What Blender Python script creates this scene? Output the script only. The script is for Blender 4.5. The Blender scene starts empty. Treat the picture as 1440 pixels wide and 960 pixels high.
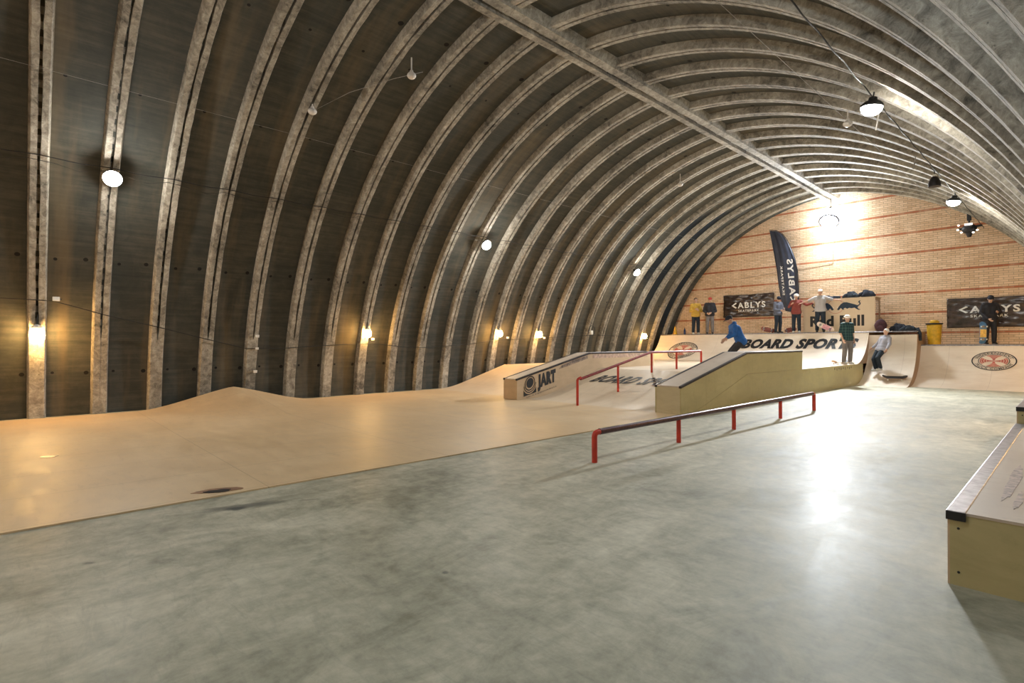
import bpy, bmesh, math, random
from mathutils import Vector, Matrix, noise
random.seed(7)
scn = bpy.context.scene
col = scn.collection
PI = math.pi
R_ = math.radians

# ------------------------------------------------------------------ helpers
class MB:
    """collects verts and faces; build() links them as ONE mesh object"""
    def __init__(self): self.v = []; self.f = []; self.uv = None
    def add(self, vs, fs):
        b = len(self.v); self.v += [tuple(v) for v in vs]; self.f += [tuple(i + b for i in f) for f in fs]
        return self
    def box(self, x0, x1, y0, y1, z0, z1, fn=None):
        vs = [(x, y, z) for z in (z0, z1) for (x, y) in ((x0, y0), (x1, y0), (x1, y1), (x0, y1))]
        if fn: vs = [fn(*v) for v in vs]
        return self.add(vs, [(3, 2, 1, 0), (4, 5, 6, 7), (0, 1, 5, 4), (1, 2, 6, 5), (2, 3, 7, 6), (3, 0, 4, 7)])
    def tube(self, pts, r, n=10, cap=True, radii=None):
        pts = [Vector(p) for p in pts]; rings = []
        up = Vector((0, 0, 1))
        for i, p in enumerate(pts):
            a = pts[max(i - 1, 0)]; b = pts[min(i + 1, len(pts) - 1)]
            t = (b - a).normalized()
            ref = up if abs(t.z) < .95 else Vector((0, 1, 0))
            s = t.cross(ref).normalized(); u = s.cross(t).normalized()
            rr = radii[i] if radii else r
            rings.append([p + (s * math.cos(2 * PI * k / n) + u * math.sin(2 * PI * k / n)) * rr for k in range(n)])
        # keep rings from twisting
        for i in range(1, len(rings)):
            best = min(range(n), key=lambda o: (rings[i][o] - rings[i - 1][0]).length)
            rings[i] = rings[i][best:] + rings[i][:best]
            if n > 2 and (rings[i][1] - rings[i - 1][1]).length > (rings[i][-1] - rings[i - 1][1]).length:
                rings[i] = [rings[i][0]] + rings[i][1:][::-1]
        vs = [v for r_ in rings for v in r_]; fs = []
        for i in range(len(pts) - 1):
            for k in range(n):
                fs.append((i * n + k, i * n + (k + 1) % n, (i + 1) * n + (k + 1) % n, (i + 1) * n + k))
        if cap:
            fs.append(tuple(range(n))[::-1]); fs.append(tuple((len(pts) - 1) * n + k for k in range(n)))
        return self.add(vs, fs)
    def lathe(self, prof, c=(0, 0, 0), n=20, axis='z'):
        vs = []; fs = []; c = Vector(c)
        for (r, h) in prof:
            for k in range(n):
                a = 2 * PI * k / n
                if axis == 'z': q = Vector((r * math.cos(a), r * math.sin(a), h))
                elif axis == 'y': q = Vector((r * math.cos(a), h, r * math.sin(a)))
                else: q = Vector((h, r * math.cos(a), r * math.sin(a)))
                vs.append(c + q)
        for i in range(len(prof) - 1):
            for k in range(n):
                fs.append((i * n + k, i * n + (k + 1) % n, (i + 1) * n + (k + 1) % n, (i + 1) * n + k))
        fs.append(tuple(range(n))[::-1]); fs.append(tuple((len(prof) - 1) * n + k for k in range(n)))
        return self.add(vs, fs)
    def prism(self, poly, a, b, fn):
        """poly: 2d outline; fn(p, q, t) -> xyz with t in (a, b)"""
        n = len(poly)
        vs = [fn(p, q, a) for p, q in poly] + [fn(p, q, b) for p, q in poly]
        fs = [(i, (i + 1) % n, n + (i + 1) % n, n + i) for i in range(n)]
        fs.append(tuple(range(n))[::-1]); fs.append(tuple(range(n, 2 * n)))
        return self.add(vs, fs)
    def grid(self, nu, nv, fn):
        vs = [fn(i / nu, j / nv) for j in range(nv + 1) for i in range(nu + 1)]
        fs = [(j * (nu + 1) + i, j * (nu + 1) + i + 1, (j + 1) * (nu + 1) + i + 1, (j + 1) * (nu + 1) + i)
              for j in range(nv) for i in range(nu)]
        return self.add(vs, fs)
    def ellipsoid(self, c, r, nu=16, nv=10, fn=None):
        vs = []; fs = []; c = Vector(c)
        for j in range(nv + 1):
            th = PI * j / nv
            for i in range(nu):
                ph = 2 * PI * i / nu
                q = Vector((r[0] * math.sin(th) * math.cos(ph), r[1] * math.sin(th) * math.sin(ph), r[2] * math.cos(th)))
                if fn: q = fn(q)
                vs.append(c + q)
        for j in range(nv):
            for i in range(nu):
                fs.append((j * nu + i, (j + 1) * nu + i, (j + 1) * nu + (i + 1) % nu, j * nu + (i + 1) % nu))
        return self.add(vs, fs)
    def build(self, name, mat, parent=None, smooth=False, bevel=0, fix=True, seg=2):
        me = bpy.data.meshes.new(name)
        me.from_pydata(self.v, [], self.f)
        me.validate()
        if fix:
            bm = bmesh.new(); bm.from_mesh(me)
            bmesh.ops.remove_doubles(bm, verts=bm.verts, dist=1e-5)
            bmesh.ops.recalc_face_normals(bm, faces=bm.faces)
            bm.to_mesh(me); bm.free()
        if smooth:
            for p in me.polygons: p.use_smooth = True
            if smooth != 'all':
                try: me.set_sharp_from_angle(angle=R_(38))
                except Exception: pass
        me.materials.append(mat)
        o = bpy.data.objects.new(name, me); col.objects.link(o)
        if parent is not None: o.parent = parent
        if bevel:
            m = o.modifiers.new('bevel', 'BEVEL'); m.width = bevel; m.segments = seg; m.limit_method = 'ANGLE'
        return o

def tag(o, label=None, cat=None, group=None, kind=None):
    if label: o['label'] = label
    if cat: o['category'] = cat
    if group: o['group'] = group
    if kind: o['kind'] = kind
    return o
def empty(name, loc=(0, 0, 0), rz=0):
    o = bpy.data.objects.new(name, None); col.objects.link(o)
    o.location = loc; o.rotation_euler = (0, 0, rz); o.empty_display_size = .1
    return o
def children(o): return [c for c in col.objects if c.parent == o]
def copy_tree(o, parent=None):
    kids = children(o)
    c = o.copy(); col.objects.link(c)
    if parent is not None: c.parent = parent
    for ch in kids: copy_tree(ch, c)
    return c

# ------------------------------------------------------------------ materials
def newmat(name):
    m = bpy.data.materials.new(name); m.use_nodes = True
    nt = m.node_tree; b = nt.nodes['Principled BSDF']
    return m, nt, b
def N(nt, t, **kw):
    n = nt.nodes.new(t)
    for k, v in kw.items(): setattr(n, k, v)
    return n
def ramp(nt, stops, fac, interp='LINEAR'):
    r = N(nt, 'ShaderNodeValToRGB'); r.color_ramp.interpolation = interp
    e = r.color_ramp.elements
    while len(e) < len(stops): e.new(.5)
    for i, (p, c) in enumerate(stops):
        e[i].position = p; e[i].color = (c if len(c) == 4 else tuple(c) + (1,))
    nt.links.new(fac, r.inputs[0]); return r.outputs[0]
def noise_n(nt, vec, scale, detail=5, rough=.55, dist=0, mapscale=None, loc=(0, 0, 0)):
    if mapscale:
        mp = N(nt, 'ShaderNodeMapping'); mp.inputs['Scale'].default_value = mapscale; mp.inputs['Location'].default_value = loc
        nt.links.new(vec, mp.inputs[0]); vec = mp.outputs[0]
    n = N(nt, 'ShaderNodeTexNoise'); n.inputs['Scale'].default_value = scale
    n.inputs['Detail'].default_value = detail; n.inputs['Roughness'].default_value = rough; n.inputs['Distortion'].default_value = dist
    nt.links.new(vec, n.inputs['Vector']); return n.outputs[0]
def mix(nt, a, b, fac, mode='MIX'):
    m = N(nt, 'ShaderNodeMix', data_type='RGBA', blend_type=mode)
    for s, v in ((m.inputs[6], a), (m.inputs[7], b), (m.inputs[0], fac)):
        if isinstance(v, (int, float)): s.default_value = v
        elif isinstance(v, (tuple, list)): s.default_value = tuple(v) + ((1,) if len(v) == 3 else ())
        else: nt.links.new(v, s)
    return m.outputs[2]
def math_n(nt, op, a, b=0, c=None):
    m = N(nt, 'ShaderNodeMath', operation=op)
    for i, v in enumerate((a, b) if c is None else (a, b, c)):
        if isinstance(v, (int, float)): m.inputs[i].default_value = v
        else: nt.links.new(v, m.inputs[i])
    return m.outputs[0]
def bump(nt, b, h, strength=.3, dist=.02):
    n = N(nt, 'ShaderNodeBump'); n.inputs['Strength'].default_value = strength; n.inputs['Distance'].default_value = dist
    nt.links.new(h, n.inputs['Height']); nt.links.new(n.outputs[0], b.inputs['Normal'])
def objcoord(nt): return N(nt, 'ShaderNodeTexCoord').outputs['Object']
def geopos(nt): return N(nt, 'ShaderNodeNewGeometry').outputs['Position']

def simple(name, c, rough=.6, metal=0, var=.15, scale=6, bmp=.1):
    m, nt, b = newmat(name)
    n = noise_n(nt, objcoord(nt), scale, 4)
    lo = tuple(x * (1 - var) for x in c); hi = tuple(min(1, x * (1 + var)) for x in c)
    nt.links.new(ramp(nt, [(.3, lo), (.7, hi)], n), b.inputs['Base Color'])
    b.inputs['Roughness'].default_value = rough; b.inputs['Metallic'].default_value = metal
    if bmp: bump(nt, b, n, bmp, .01)
    return m
def emis(name, c, s):
    m, nt, b = newmat(name)
    b.inputs['Base Color'].default_value = tuple(c) + (1,)
    b.inputs['Emission Color'].default_value = tuple(c) + (1,); b.inputs['Emission Strength'].default_value = s
    return m

def plywood(name, c1, c2, c3, rough=.5, grain=(1, 12, 1), seams=None, scuff=.35):
    m, nt, b = newmat(name)
    P = geopos(nt)
    big = noise_n(nt, P, .55, 4, .6)
    gr = noise_n(nt, P, 2.2, 6, .65, .6, mapscale=grain)
    base = ramp(nt, [(.25, c1), (.55, c2), (.8, c3)], mix(nt, big, gr, .5))
    st = noise_n(nt, P, 3.1, 7, .75, .3, mapscale=(1, 3, 1), loc=(4, 7, 0))
    base = mix(nt, base, tuple(x * .62 for x in c1), math_n(nt, 'MULTIPLY', ramp(nt, [(.56, (0, 0, 0)), (.72, (1, 1, 1))], st), scuff))
    if seams:
        sx, sy, w = seams
        sep = N(nt, 'ShaderNodeSeparateXYZ'); nt.links.new(P, sep.inputs[0])
        def line(o, period, off):
            f = math_n(nt, 'FRACT', math_n(nt, 'DIVIDE', math_n(nt, 'ADD', o, off + 100 * period), period))
            return math_n(nt, 'LESS_THAN', f, w / period)
        xs = math_n(nt, 'SUBTRACT', sep.outputs[0], math_n(nt, 'MULTIPLY', sep.outputs[1], .022))
        l = math_n(nt, 'MAXIMUM', line(xs, sx, .1), line(sep.outputs[1], sy, .4))
        base = mix(nt, base, tuple(x * .45 for x in c1), math_n(nt, 'MULTIPLY', l, .55))
    nt.links.new(base, b.inputs['Base Color'])
    nt.links.new(ramp(nt, [(.3, (rough - .1,) * 3), (.7, (rough + .12,) * 3)], gr), b.inputs['Roughness'])
    bump(nt, b, gr, .06, .01)
    return m

# concrete slab floor with worn glossy finish and a few stains
def mat_floor():
    m, nt, b = newmat('floor_concrete')
    P = geopos(nt)
    a = noise_n(nt, P, .45, 6, .62, .4)
    c = noise_n(nt, P, 1.7, 8, .68, .8, mapscale=(1.4, .7, 1))
    d = noise_n(nt, P, 7, 6, .7)
    k = mix(nt, mix(nt, a, c, .5), d, .25)
    base = ramp(nt, [(.38, (.19, .185, .125)), (.46, (.335, .322, .235)), (.53, (.46, .435, .325)), (.63, (.64, .60, .47))], k)
    # trowel marks and scuffs
    s = noise_n(nt, P, 5, 8, .75, 1.2, mapscale=(.5, 2.2, 1))
    base = mix(nt, base, (.13, .14, .12), math_n(nt, 'MULTIPLY', ramp(nt, [(.50, (0, 0, 0)), (.80, (1, 1, 1))], s), .40))
    # oil stains at fixed places
    def blot(cx, cy, rx, ry, rot, soft=.5):
        mp = N(nt, 'ShaderNodeMapping', vector_type='TEXTURE')
        mp.inputs['Location'].default_value = (cx, cy, 0); mp.inputs['Scale'].default_value = (rx, ry, 1); mp.inputs['Rotation'].default_value = (0, 0, rot)
        nt.links.new(P, mp.inputs[0])
        sc = N(nt, 'ShaderNodeVectorMath', operation='MULTIPLY'); sc.inputs[1].default_value = (1, 1, 0); nt.links.new(mp.outputs[0], sc.inputs[0])
        ln = N(nt, 'ShaderNodeVectorMath', operation='LENGTH'); nt.links.new(sc.outputs[0], ln.inputs[0])
        v = math_n(nt, 'ADD', ln.outputs['Value'], math_n(nt, 'MULTIPLY', math_n(nt, 'SUBTRACT', c, .5), 1.6))
        return ramp(nt, [(.35, (1, 1, 1)), (.35 + soft, (0, 0, 0))], v)
    for (cx, cy, rx, ry, rot, st) in ((1.80, 1.56, .15, .10, .9, .97), (1.75, 1.60, .50, .13, 1.25, .7), (2.45, .37, .07, .04, .8, .6), (2.0, 2.2, .18, .05, 1.1, .35), (4.4, 2.2, .03, .03, 0, .6)):
        base = mix(nt, base, (.045, .05, .045), math_n(nt, 'MULTIPLY', blot(cx, cy, rx, ry, rot), st))
    nt.links.new(base, b.inputs['Base Color'])
    nt.links.new(ramp(nt, [(.3, (.56,) * 3), (.7, (.72,) * 3)], c), b.inputs['Roughness'])
    b.inputs['Specular IOR Level'].default_value = .5
    b.inputs['Coat Weight'].default_value = .10
    nt.links.new(ramp(nt, [(.3, (.27,) * 3), (.7, (.42,) * 3)], k), b.inputs['Coat Roughness'])
    bump(nt, b, d, .08, .01)
    return m

Y1, SP = .25607, 1.09185      # first rib, rib spacing along the hall
RC, RR, ZC = .53041, 8.7, -.729   # vault: |X|+RC, Z-ZC lie on a circle of radius RR
def vault_pt(side, ang, r, y):
    return (side * (r * math.cos(ang) - RC), y, ZC + r * math.sin(ang))

def mat_web(name='vault_web_concrete'):
    m, nt, b = newmat(name)
    P = geopos(nt)
    uvn = N(nt, 'ShaderNodeUVMap'); uv = uvn.outputs[0]       # u = hall axis (bays), v = arc length (m)
    sep = N(nt, 'ShaderNodeSeparateXYZ'); nt.links.new(uv, sep.inputs[0])
    sepP = N(nt, 'ShaderNodeSeparateXYZ'); nt.links.new(P, sepP.inputs[0])
    a = noise_n(nt, P, .5, 5, .6, .3)
    c = noise_n(nt, P, 2.3, 7, .68, .5)
    # formwork board lines run across each bay
    w = noise_n(nt, uv, 1.0, 6, .7, .1, mapscale=(.7, 9, 1))
    k = mix(nt, mix(nt, a, c, .5), w, .4)
    base = ramp(nt, [(.3, (.022, .028, .026)), (.47, (.050, .052, .043)), (.6, (.092, .086, .066)), (.75, (.17, .155, .115))], k)
    # ochre water stains running down
    s = noise_n(nt, uv, 1.0, 4, .6, 0, mapscale=(1.6, .16, 1), loc=(3, 1, 0))
    base = mix(nt, base, (.24, .17, .085), math_n(nt, 'MULTIPLY', ramp(nt, [(.52, (0, 0, 0)), (.70, (1, 1, 1))], s), .36))
    # bolt holes: one row of small dark holes at several heights in each bay
    fu = math_n(nt, 'FRACT', sep.outputs[0])
    hole = None
    for (uc, vc, r) in ((.78, 1.70, .045), (.24, 1.72, .03), (.72, 4.34, .045), (.26, 4.30, .032), (.47, 10.75, .03), (.76, 11.72, .055), (.30, 8.2, .03)):
        du = math_n(nt, 'MULTIPLY', math_n(nt, 'SUBTRACT', fu, uc), SP)
        dv = math_n(nt, 'SUBTRACT', sep.outputs[1], vc)
        d = math_n(nt, 'SQRT', math_n(nt, 'ADD', math_n(nt, 'MULTIPLY', du, du), math_n(nt, 'MULTIPLY', dv, dv)))
        d = math_n(nt, 'ADD', d, math_n(nt, 'MULTIPLY', math_n(nt, 'SUBTRACT', c, .5), .03))
        h = math_n(nt, 'LESS_THAN', d, r)
        hole = h if hole is None else math_n(nt, 'MAXIMUM', hole, h)
    base = mix(nt, base, (.006, .006, .006), hole)
    # shade painted dark into a few left bays, ragged at the ends
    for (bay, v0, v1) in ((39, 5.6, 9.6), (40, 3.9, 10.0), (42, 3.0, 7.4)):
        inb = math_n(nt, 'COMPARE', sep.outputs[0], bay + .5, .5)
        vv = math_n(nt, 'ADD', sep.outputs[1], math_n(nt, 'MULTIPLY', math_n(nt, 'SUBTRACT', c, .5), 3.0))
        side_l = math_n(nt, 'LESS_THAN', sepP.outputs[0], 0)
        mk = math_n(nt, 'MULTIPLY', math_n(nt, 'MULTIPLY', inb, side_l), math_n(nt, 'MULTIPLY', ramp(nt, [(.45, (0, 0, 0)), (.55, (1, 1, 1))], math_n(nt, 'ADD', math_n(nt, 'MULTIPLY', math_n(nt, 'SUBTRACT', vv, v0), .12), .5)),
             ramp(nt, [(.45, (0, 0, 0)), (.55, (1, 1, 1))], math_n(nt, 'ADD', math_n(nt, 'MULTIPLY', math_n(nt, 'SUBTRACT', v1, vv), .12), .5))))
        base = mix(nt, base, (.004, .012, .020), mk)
    # one big soot blotch on the right vault
    mp = N(nt, 'ShaderNodeVectorMath', operation='DISTANCE'); nt.links.new(P, mp.inputs[0]); mp.inputs[1].default_value = (6.555, 6.063, 4.592)
    dd = math_n(nt, 'ADD', mp.outputs['Value'], math_n(nt, 'MULTIPLY', math_n(nt, 'SUBTRACT', c, .5), .5))
    base = mix(nt, base, (.02, .02, .02), math_n(nt, 'MULTIPLY', ramp(nt, [(.18, (1, 1, 1)), (.30, (0, 0, 0))], dd), .9))
    nt.links.new(base, b.inputs['Base Color'])
    b.inputs['Roughness'].default_value = .85
    bump(nt, b, k, .5, .03)
    return m

def mat_rib():
    m, nt, b = newmat('rib_concrete')
    P = geopos(nt)
    a = noise_n(nt, P, .9, 5, .6, .2)
    c = noise_n(nt, P, 7, 8, .75, .6)
    k = mix(nt, a, c, .6)
    base = ramp(nt, [(.36, (.07, .063, .05)), (.44, (.20, .18, .145)), (.53, (.35, .318, .258)), (.65, (.58, .54, .455))], k)
    s = noise_n(nt, P, 16, 6, .7, 0, loc=(9, 2, 3), mapscale=(1, 1, 1))
    base = mix(nt, base, (.06, .05, .04), math_n(nt, 'MULTIPLY', ramp(nt, [(.62, (0, 0, 0)), (.70, (1, 1, 1))], s), .8))
    nt.links.new(base, b.inputs['Base Color']); b.inputs['Roughness'].default_value = .8
    bump(nt, b, c, .6, .03)
    return m

def mat_brick():
    m, nt, b = newmat('brick_cream')
    P = geopos(nt)
    sep = N(nt, 'ShaderNodeSeparateXYZ'); nt.links.new(P, sep.inputs[0])
    cb = N(nt, 'ShaderNodeCombineXYZ'); nt.links.new(sep.outputs[0], cb.inputs[0]); nt.links.new(sep.outputs[2], cb.inputs[1])
    bt = N(nt, 'ShaderNodeTexBrick'); nt.links.new(cb.outputs[0], bt.inputs[0])
    bt.inputs['Scale'].default_value = 1; bt.inputs['Brick Width'].default_value = .27; bt.inputs['Row Height'].default_value = .0808
    bt.inputs['Mortar Size'].default_value = .007; bt.inputs['Mortar Smooth'].default_value = .3; bt.inputs['Bias'].default_value = 0
    bt.inputs['Color1'].default_value = (.68, .46, .28, 1); bt.inputs['Color2'].default_value = (.84, .62, .42, 1); bt.inputs['Mortar'].default_value = (.30, .22, .15, 1)
    br = N(nt, 'ShaderNodeTexBrick'); nt.links.new(cb.outputs[0], br.inputs[0])
    for k in ('Scale', 'Brick Width', 'Row Height', 'Mortar Size', 'Mortar Smooth'): br.inputs[k].default_value = bt.inputs[k].default_value
    br.inputs['Color1'].default_value = (.42, .12, .055, 1); br.inputs['Color2'].default_value = (.52, .18, .08, 1); br.inputs['Mortar'].default_value = (.40, .24, .15, 1)
    n = noise_n(nt, P, 1.3, 5, .6); n2 = noise_n(nt, P, 11, 5, .7)
    # a red course every tenth row, the first at z = 1.94
    f = math_n(nt, 'FRACT', math_n(nt, 'DIVIDE', math_n(nt, 'SUBTRACT', sep.outputs[2], 1.939 - 8.08), .808))
    red = math_n(nt, 'LESS_THAN', f, .1)
    base = mix(nt, bt.outputs[0], br.outputs[0], red)
    base = mix(nt, base, (.88, .70, .50), ramp(nt, [(.5, (0, 0, 0)), (.8, (.55,) * 3)], n))
    base = mix(nt, base, (.25, .16, .10), ramp(nt, [(.58, (0, 0, 0)), (.8, (.6,) * 3)], n2))
    nt.links.new(base, b.inputs['Base Color']); b.inputs['Roughness'].default_value = .85
    bump(nt, b, bt.outputs['Fac'], -.5, .01)
    return m

M = dict(
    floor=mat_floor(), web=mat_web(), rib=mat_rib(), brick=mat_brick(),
    ply=plywood('ply_floor', (.55, .38, .20), (.70, .52, .31), (.80, .63, .42), .48, (.8, 2.2, 1), (1.22, 2.44, .007), .28),
    plyramp=plywood('ply_ramp', (.56, .43, .28), (.70, .56, .40), (.80, .68, .52), .50, (1.6, .8, .8), (1.22, 2.44, .006), .22),
    plyq=plywood('ply_quarter', (.66, .53, .40), (.79, .68, .55), (.87, .79, .68), .46, (.5, 2, 2), (1.22, 50, .006), .2),
    plyside=plywood('ply_side', (.38, .31, .14), (.53, .45, .225), (.66, .58, .34), .5, (.8, .8, 2.4), (2.44, 1.22, .004), .30),
    plyfront=plywood('ply_front', (.50, .42, .25), (.63, .55, .35), (.74, .66, .45), .5, (.8, .8, 2.4), None, .25),
    plyhub=plywood('ply_hubba_side', (.48, .34, .20), (.62, .46, .29), (.72, .57, .40), .5, (.8, .8, 2.4), None, .25),
    plytop=plywood('ply_top', (.46, .36, .27), (.60, .50, .40), (.72, .63, .54), .45, (3, .7, 1), None, .6),
    plybrown=plywood('ply_brown', (.34, .22, .13), (.46, .31, .20), (.54, .39, .26), .55, (1, 1, 2), None, .4),
    panel=plywood('ply_panel', (.62, .47, .30), (.73, .58, .41), (.80, .66, .50), .5, (1, 1, .4), None, .1),
    steel=simple('worn_steel', (.30, .29, .31), .38, .85, .35, 14, .3),
    steeldark=simple('dark_steel', (.055, .05, .055), .4, .7, .3, 10, .1),
    railtop=simple('rail_worn_purple', (.085, .045, .055), .3, .6, .35, 18, .1),
    red=simple('red_paint', (.56, .045, .025), .35, 0, .2, 8, .05),
    redworn=simple('red_paint_worn', (.25, .03, .03), .35, .2, .35, 12, .05),
    black=simple('black_paint', (.012, .012, .014), .5, 0, .2, 20, 0),
    cable=simple('cable_rubber', (.012, .012, .012), .6, 0, .2, 20, 0),
    wire=simple('pale_wire', (.30, .28, .25), .6, 0, .2, 20, 0),
    white=simple('white_plastic', (.78, .76, .70), .4, 0, .08, 10, 0),
    ceramic=simple('white_ceramic', (.75, .70, .64), .3, 0, .1, 10, 0),
    banner=simple('black_banner', (.050, .032, .024), .26, 0, .5, 5, .1),
    flag=simple('navy_flag', (.035, .042, .07), .45, 0, .25, 3, .1),
    print=simple('white_print', (.86, .84, .80), .5, 0, .03, 10, 0),
    printdim=simple('dim_print', (.42, .40, .40), .5, 0, .1, 10, 0),
    inkfade=simple('faded_ink', (.16, .13, .11), .5, 0, .5, 9, 0),
    redink=simple('red_ink', (.50, .13, .10), .5, 0, .2, 10, 0),
    navyink=simple('navy_ink', (.012, .03, .06), .5, 0, .2, 10, 0),
    gold=simple('pale_gold_ink', (.80, .66, .48), .5, 0, .1, 10, 0),
    navytarp=simple('navy_tarp', (.006, .016, .028), .5, 0, .5, 2, .2),
    yellow=simple('yellow_plastic', (.72, .42, .03), .4, 0, .25, 7, .2),
    cloth_dark=simple('dark_cloth', (.018, .022, .035), .9, 0, .5, 9, .4),
    cloth_maroon=simple('maroon_cloth', (.07, .03, .04), .9, 0, .4, 9, .4),
    jean=simple('dark_denim', (.02, .028, .04), .9, 0, .4, 12, .3),
    skin=simple('skin', (.56, .34, .24), .55, 0, .08, 8, 0),
    hair=simple('dark_hair', (.03, .02, .015), .8, 0, .3, 40, .3),
    lip=simple('lip', (.40, .16, .13), .5, 0, .1, 20, 0),
    eyew=simple('eye_white', (.75, .73, .70), .3, 0, .05, 20, 0),
    soleo=simple('shoe_sole', (.60, .58, .54), .6, 0, .1, 20, 0),
)
LAMP_COOL = emis('lamp_cool_white', (1.0, .97, .90), 1)
LAMP_WARM = emis('lamp_warm', (1.0, .57, .19), 1)
LAMP_BIG = emis('flood_cool_white', (.84, .93, 1.0), 1)
LAMP_SMALL = emis('stage_lamp_white', (1, .93, .84), 1.6)
def setem(m, s): m.node_tree.nodes['Principled BSDF'].inputs['Emission Strength'].default_value = s
LAMP_FILL = emis('fill_cold_white', (.74, .89, 1.0), 330)
LAMP_BIG2 = emis('flood_lens_white', (.84, .93, 1.0), 1)
setem(LAMP_COOL, 330); setem(LAMP_WARM, 135); setem(LAMP_BIG, 62); setem(LAMP_BIG2, 260)

# ------------------------------------------------------------------ the setting
YB, YW = -7.6, 26.3          # back of the hall (behind the camera), far gable wall
A0, A1 = math.asin(-ZC / 8.86), math.acos(RC / 8.86)
f = MB(); f.grid(34, 68, lambda u, v: (-8.6 + 17.2 * u, YB - .3 + (YW - YB + .5) * v, 0))
b0 = len(f.v); f.box(-8.6, 8.6, YB - .3, YW + .2, -.3, -.001)
tag(f.build('floor', M['floor'], fix=False), kind='structure')

def shell(side, nm):
    na, ny = 48, 68
    vs = []; fs = []; uvs = []
    r0, r1 = 8.86, 9.1
    for j in range(ny + 1):
        y = YB + (YW - YB) * j / ny
        for i in range(na + 1):
            a = A0 - .03 + (A1 - A0 + .03) * i / na
            vs.append(vault_pt(side, a, r0, y)); uvs.append(((y - Y1) / SP + 20, a * 8.8))
    b = len(vs)
    for j in range(ny + 1):
        y = YB + (YW - YB) * j / ny
        for i in range(na + 1):
            a = A0 - .03 + (A1 - A0 + .05) * i / na
            vs.append(vault_pt(side, a, r1, y)); uvs.append(((y - Y1) / SP + 20, a * 8.8))
    w = na + 1
    for j in range(ny):
        for i in range(na):
            q = (j * w + i, j * w + i + 1, (j + 1) * w + i + 1, (j + 1) * w + i)
            fs.append(q if side > 0 else q[::-1])
            q = tuple(b + k for k in q); fs.append(q[::-1] if side > 0 else q)
    for j in (0, ny):
        for i in range(na): fs.append((j * w + i, j * w + i + 1, b + j * w + i + 1, b + j * w + i))
    me = bpy.data.meshes.new(nm); me.from_pydata(vs, [], fs)
    uvl = me.uv_layers.new(name='UVMap')
    for l in me.loops: uvl.data[l.index].uv = uvs[l.vertex_index]
    for p in me.polygons: p.use_smooth = True
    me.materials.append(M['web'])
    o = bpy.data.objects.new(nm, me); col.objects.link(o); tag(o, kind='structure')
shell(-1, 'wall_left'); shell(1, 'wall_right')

def rib(side, idx, n):
    y = Y1 + SP * idx
    rnd = random.Random(idx * 2 + (side > 0))
    mb = MB(); na = 46; prof_n = None; rings = []
    for i in range(na + 1):
        a = A0 - .02 + (A1 - A0 + .02) * i / na
        low = a < R_(16.5)
        j1, j2 = rnd.uniform(-.006, .006), rnd.uniform(-.006, .006)
        g = .002 if low else .020 + rnd.uniform(-.006, .012); gd = 0.004 if low else .16
        off = 0 if low else rnd.uniform(-.004, .004)
        prof = [(-.165, .19), (-.140 + j1, .05), (-.130 + j1, .008), (-.122 + j1, 0), (-g + off, 0), (-g + off, gd), (g + off, gd), (g + off, .003), (.122 + j2, .003), (.130 + j2, .012), (.140 + j2, .05), (.165, .19)]
        rings.append([vault_pt(side, a, RR + d, y + yy) for yy, d in prof])
    k = len(rings[0]); vs = [v for r in rings for v in r]; fs = []
    for i in range(na):
        for q in range(k):
            fs.append((i * k + q, i * k + (q + 1) % k, (i + 1) * k + (q + 1) % k, (i + 1) * k + q))
    fs.append(tuple(range(k))); fs.append(tuple(na * k + q for q in range(k)))
    mb.add(vs, fs)
    tag(mb.build('trim_%d' % n, M['rib'], fix=True, smooth=True), kind='structure')
n = 0
for idx in range(-7, 24):
    for side in (-1, 1):
        n += 1; rib(side, idx, n)
# ridge beams, two strips with a dark gap, running the length of the hall
for s in (-1, 1):
    n += 1; mb = MB()
    ny = 60; rnd = random.Random(3 + s)
    mb2 = [(.065, 7.86), (.25, 7.88), (.34, 8.12), (.065, 8.12)]
    vs = []; fs = []
    for j in range(ny + 1):
        y = YB + (YW - YB) * j / ny; w = rnd.uniform(-.008, .008)
        for (x, z) in mb2: vs.append((s * (x + (w if x < .3 else 0)), y, z))
    for j in range(ny):
        for q in range(4): fs.append((j * 4 + q, j * 4 + (q + 1) % 4, (j + 1) * 4 + (q + 1) % 4, (j + 1) * 4 + q))
    fs += [(0, 1, 2, 3), tuple(ny * 4 + q for q in range(4))]
    mb.add(vs, fs); tag(mb.build('trim_%d' % n, M['rib']), kind='structure')
mb = MB(); mb.box(-.3, .3, YB, YW, 8.12, 8.4); n += 1
tag(mb.build('ceiling', M['web']), kind='structure')
# gable walls, cut to the vault outline
def gable(y0, y1, nm):
    poly = []
    for i in range(33):
        a = A0 - .03 + (A1 - A0 + .03) * i / 32; p = vault_pt(1, a, 9.0, 0); poly.append((p[0], p[2]))
    poly = poly + [(-x, z) for x, z in poly[::-1]]
    mb = MB(); mb.prism(poly, y0, y1, lambda p, q, t: (p, t, q))
    tag(mb.build(nm, M['brick']), kind='structure')
gable(YW, YW + .25, 'wall_back'); gable(YB - .25, YB, 'wall_front')

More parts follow.
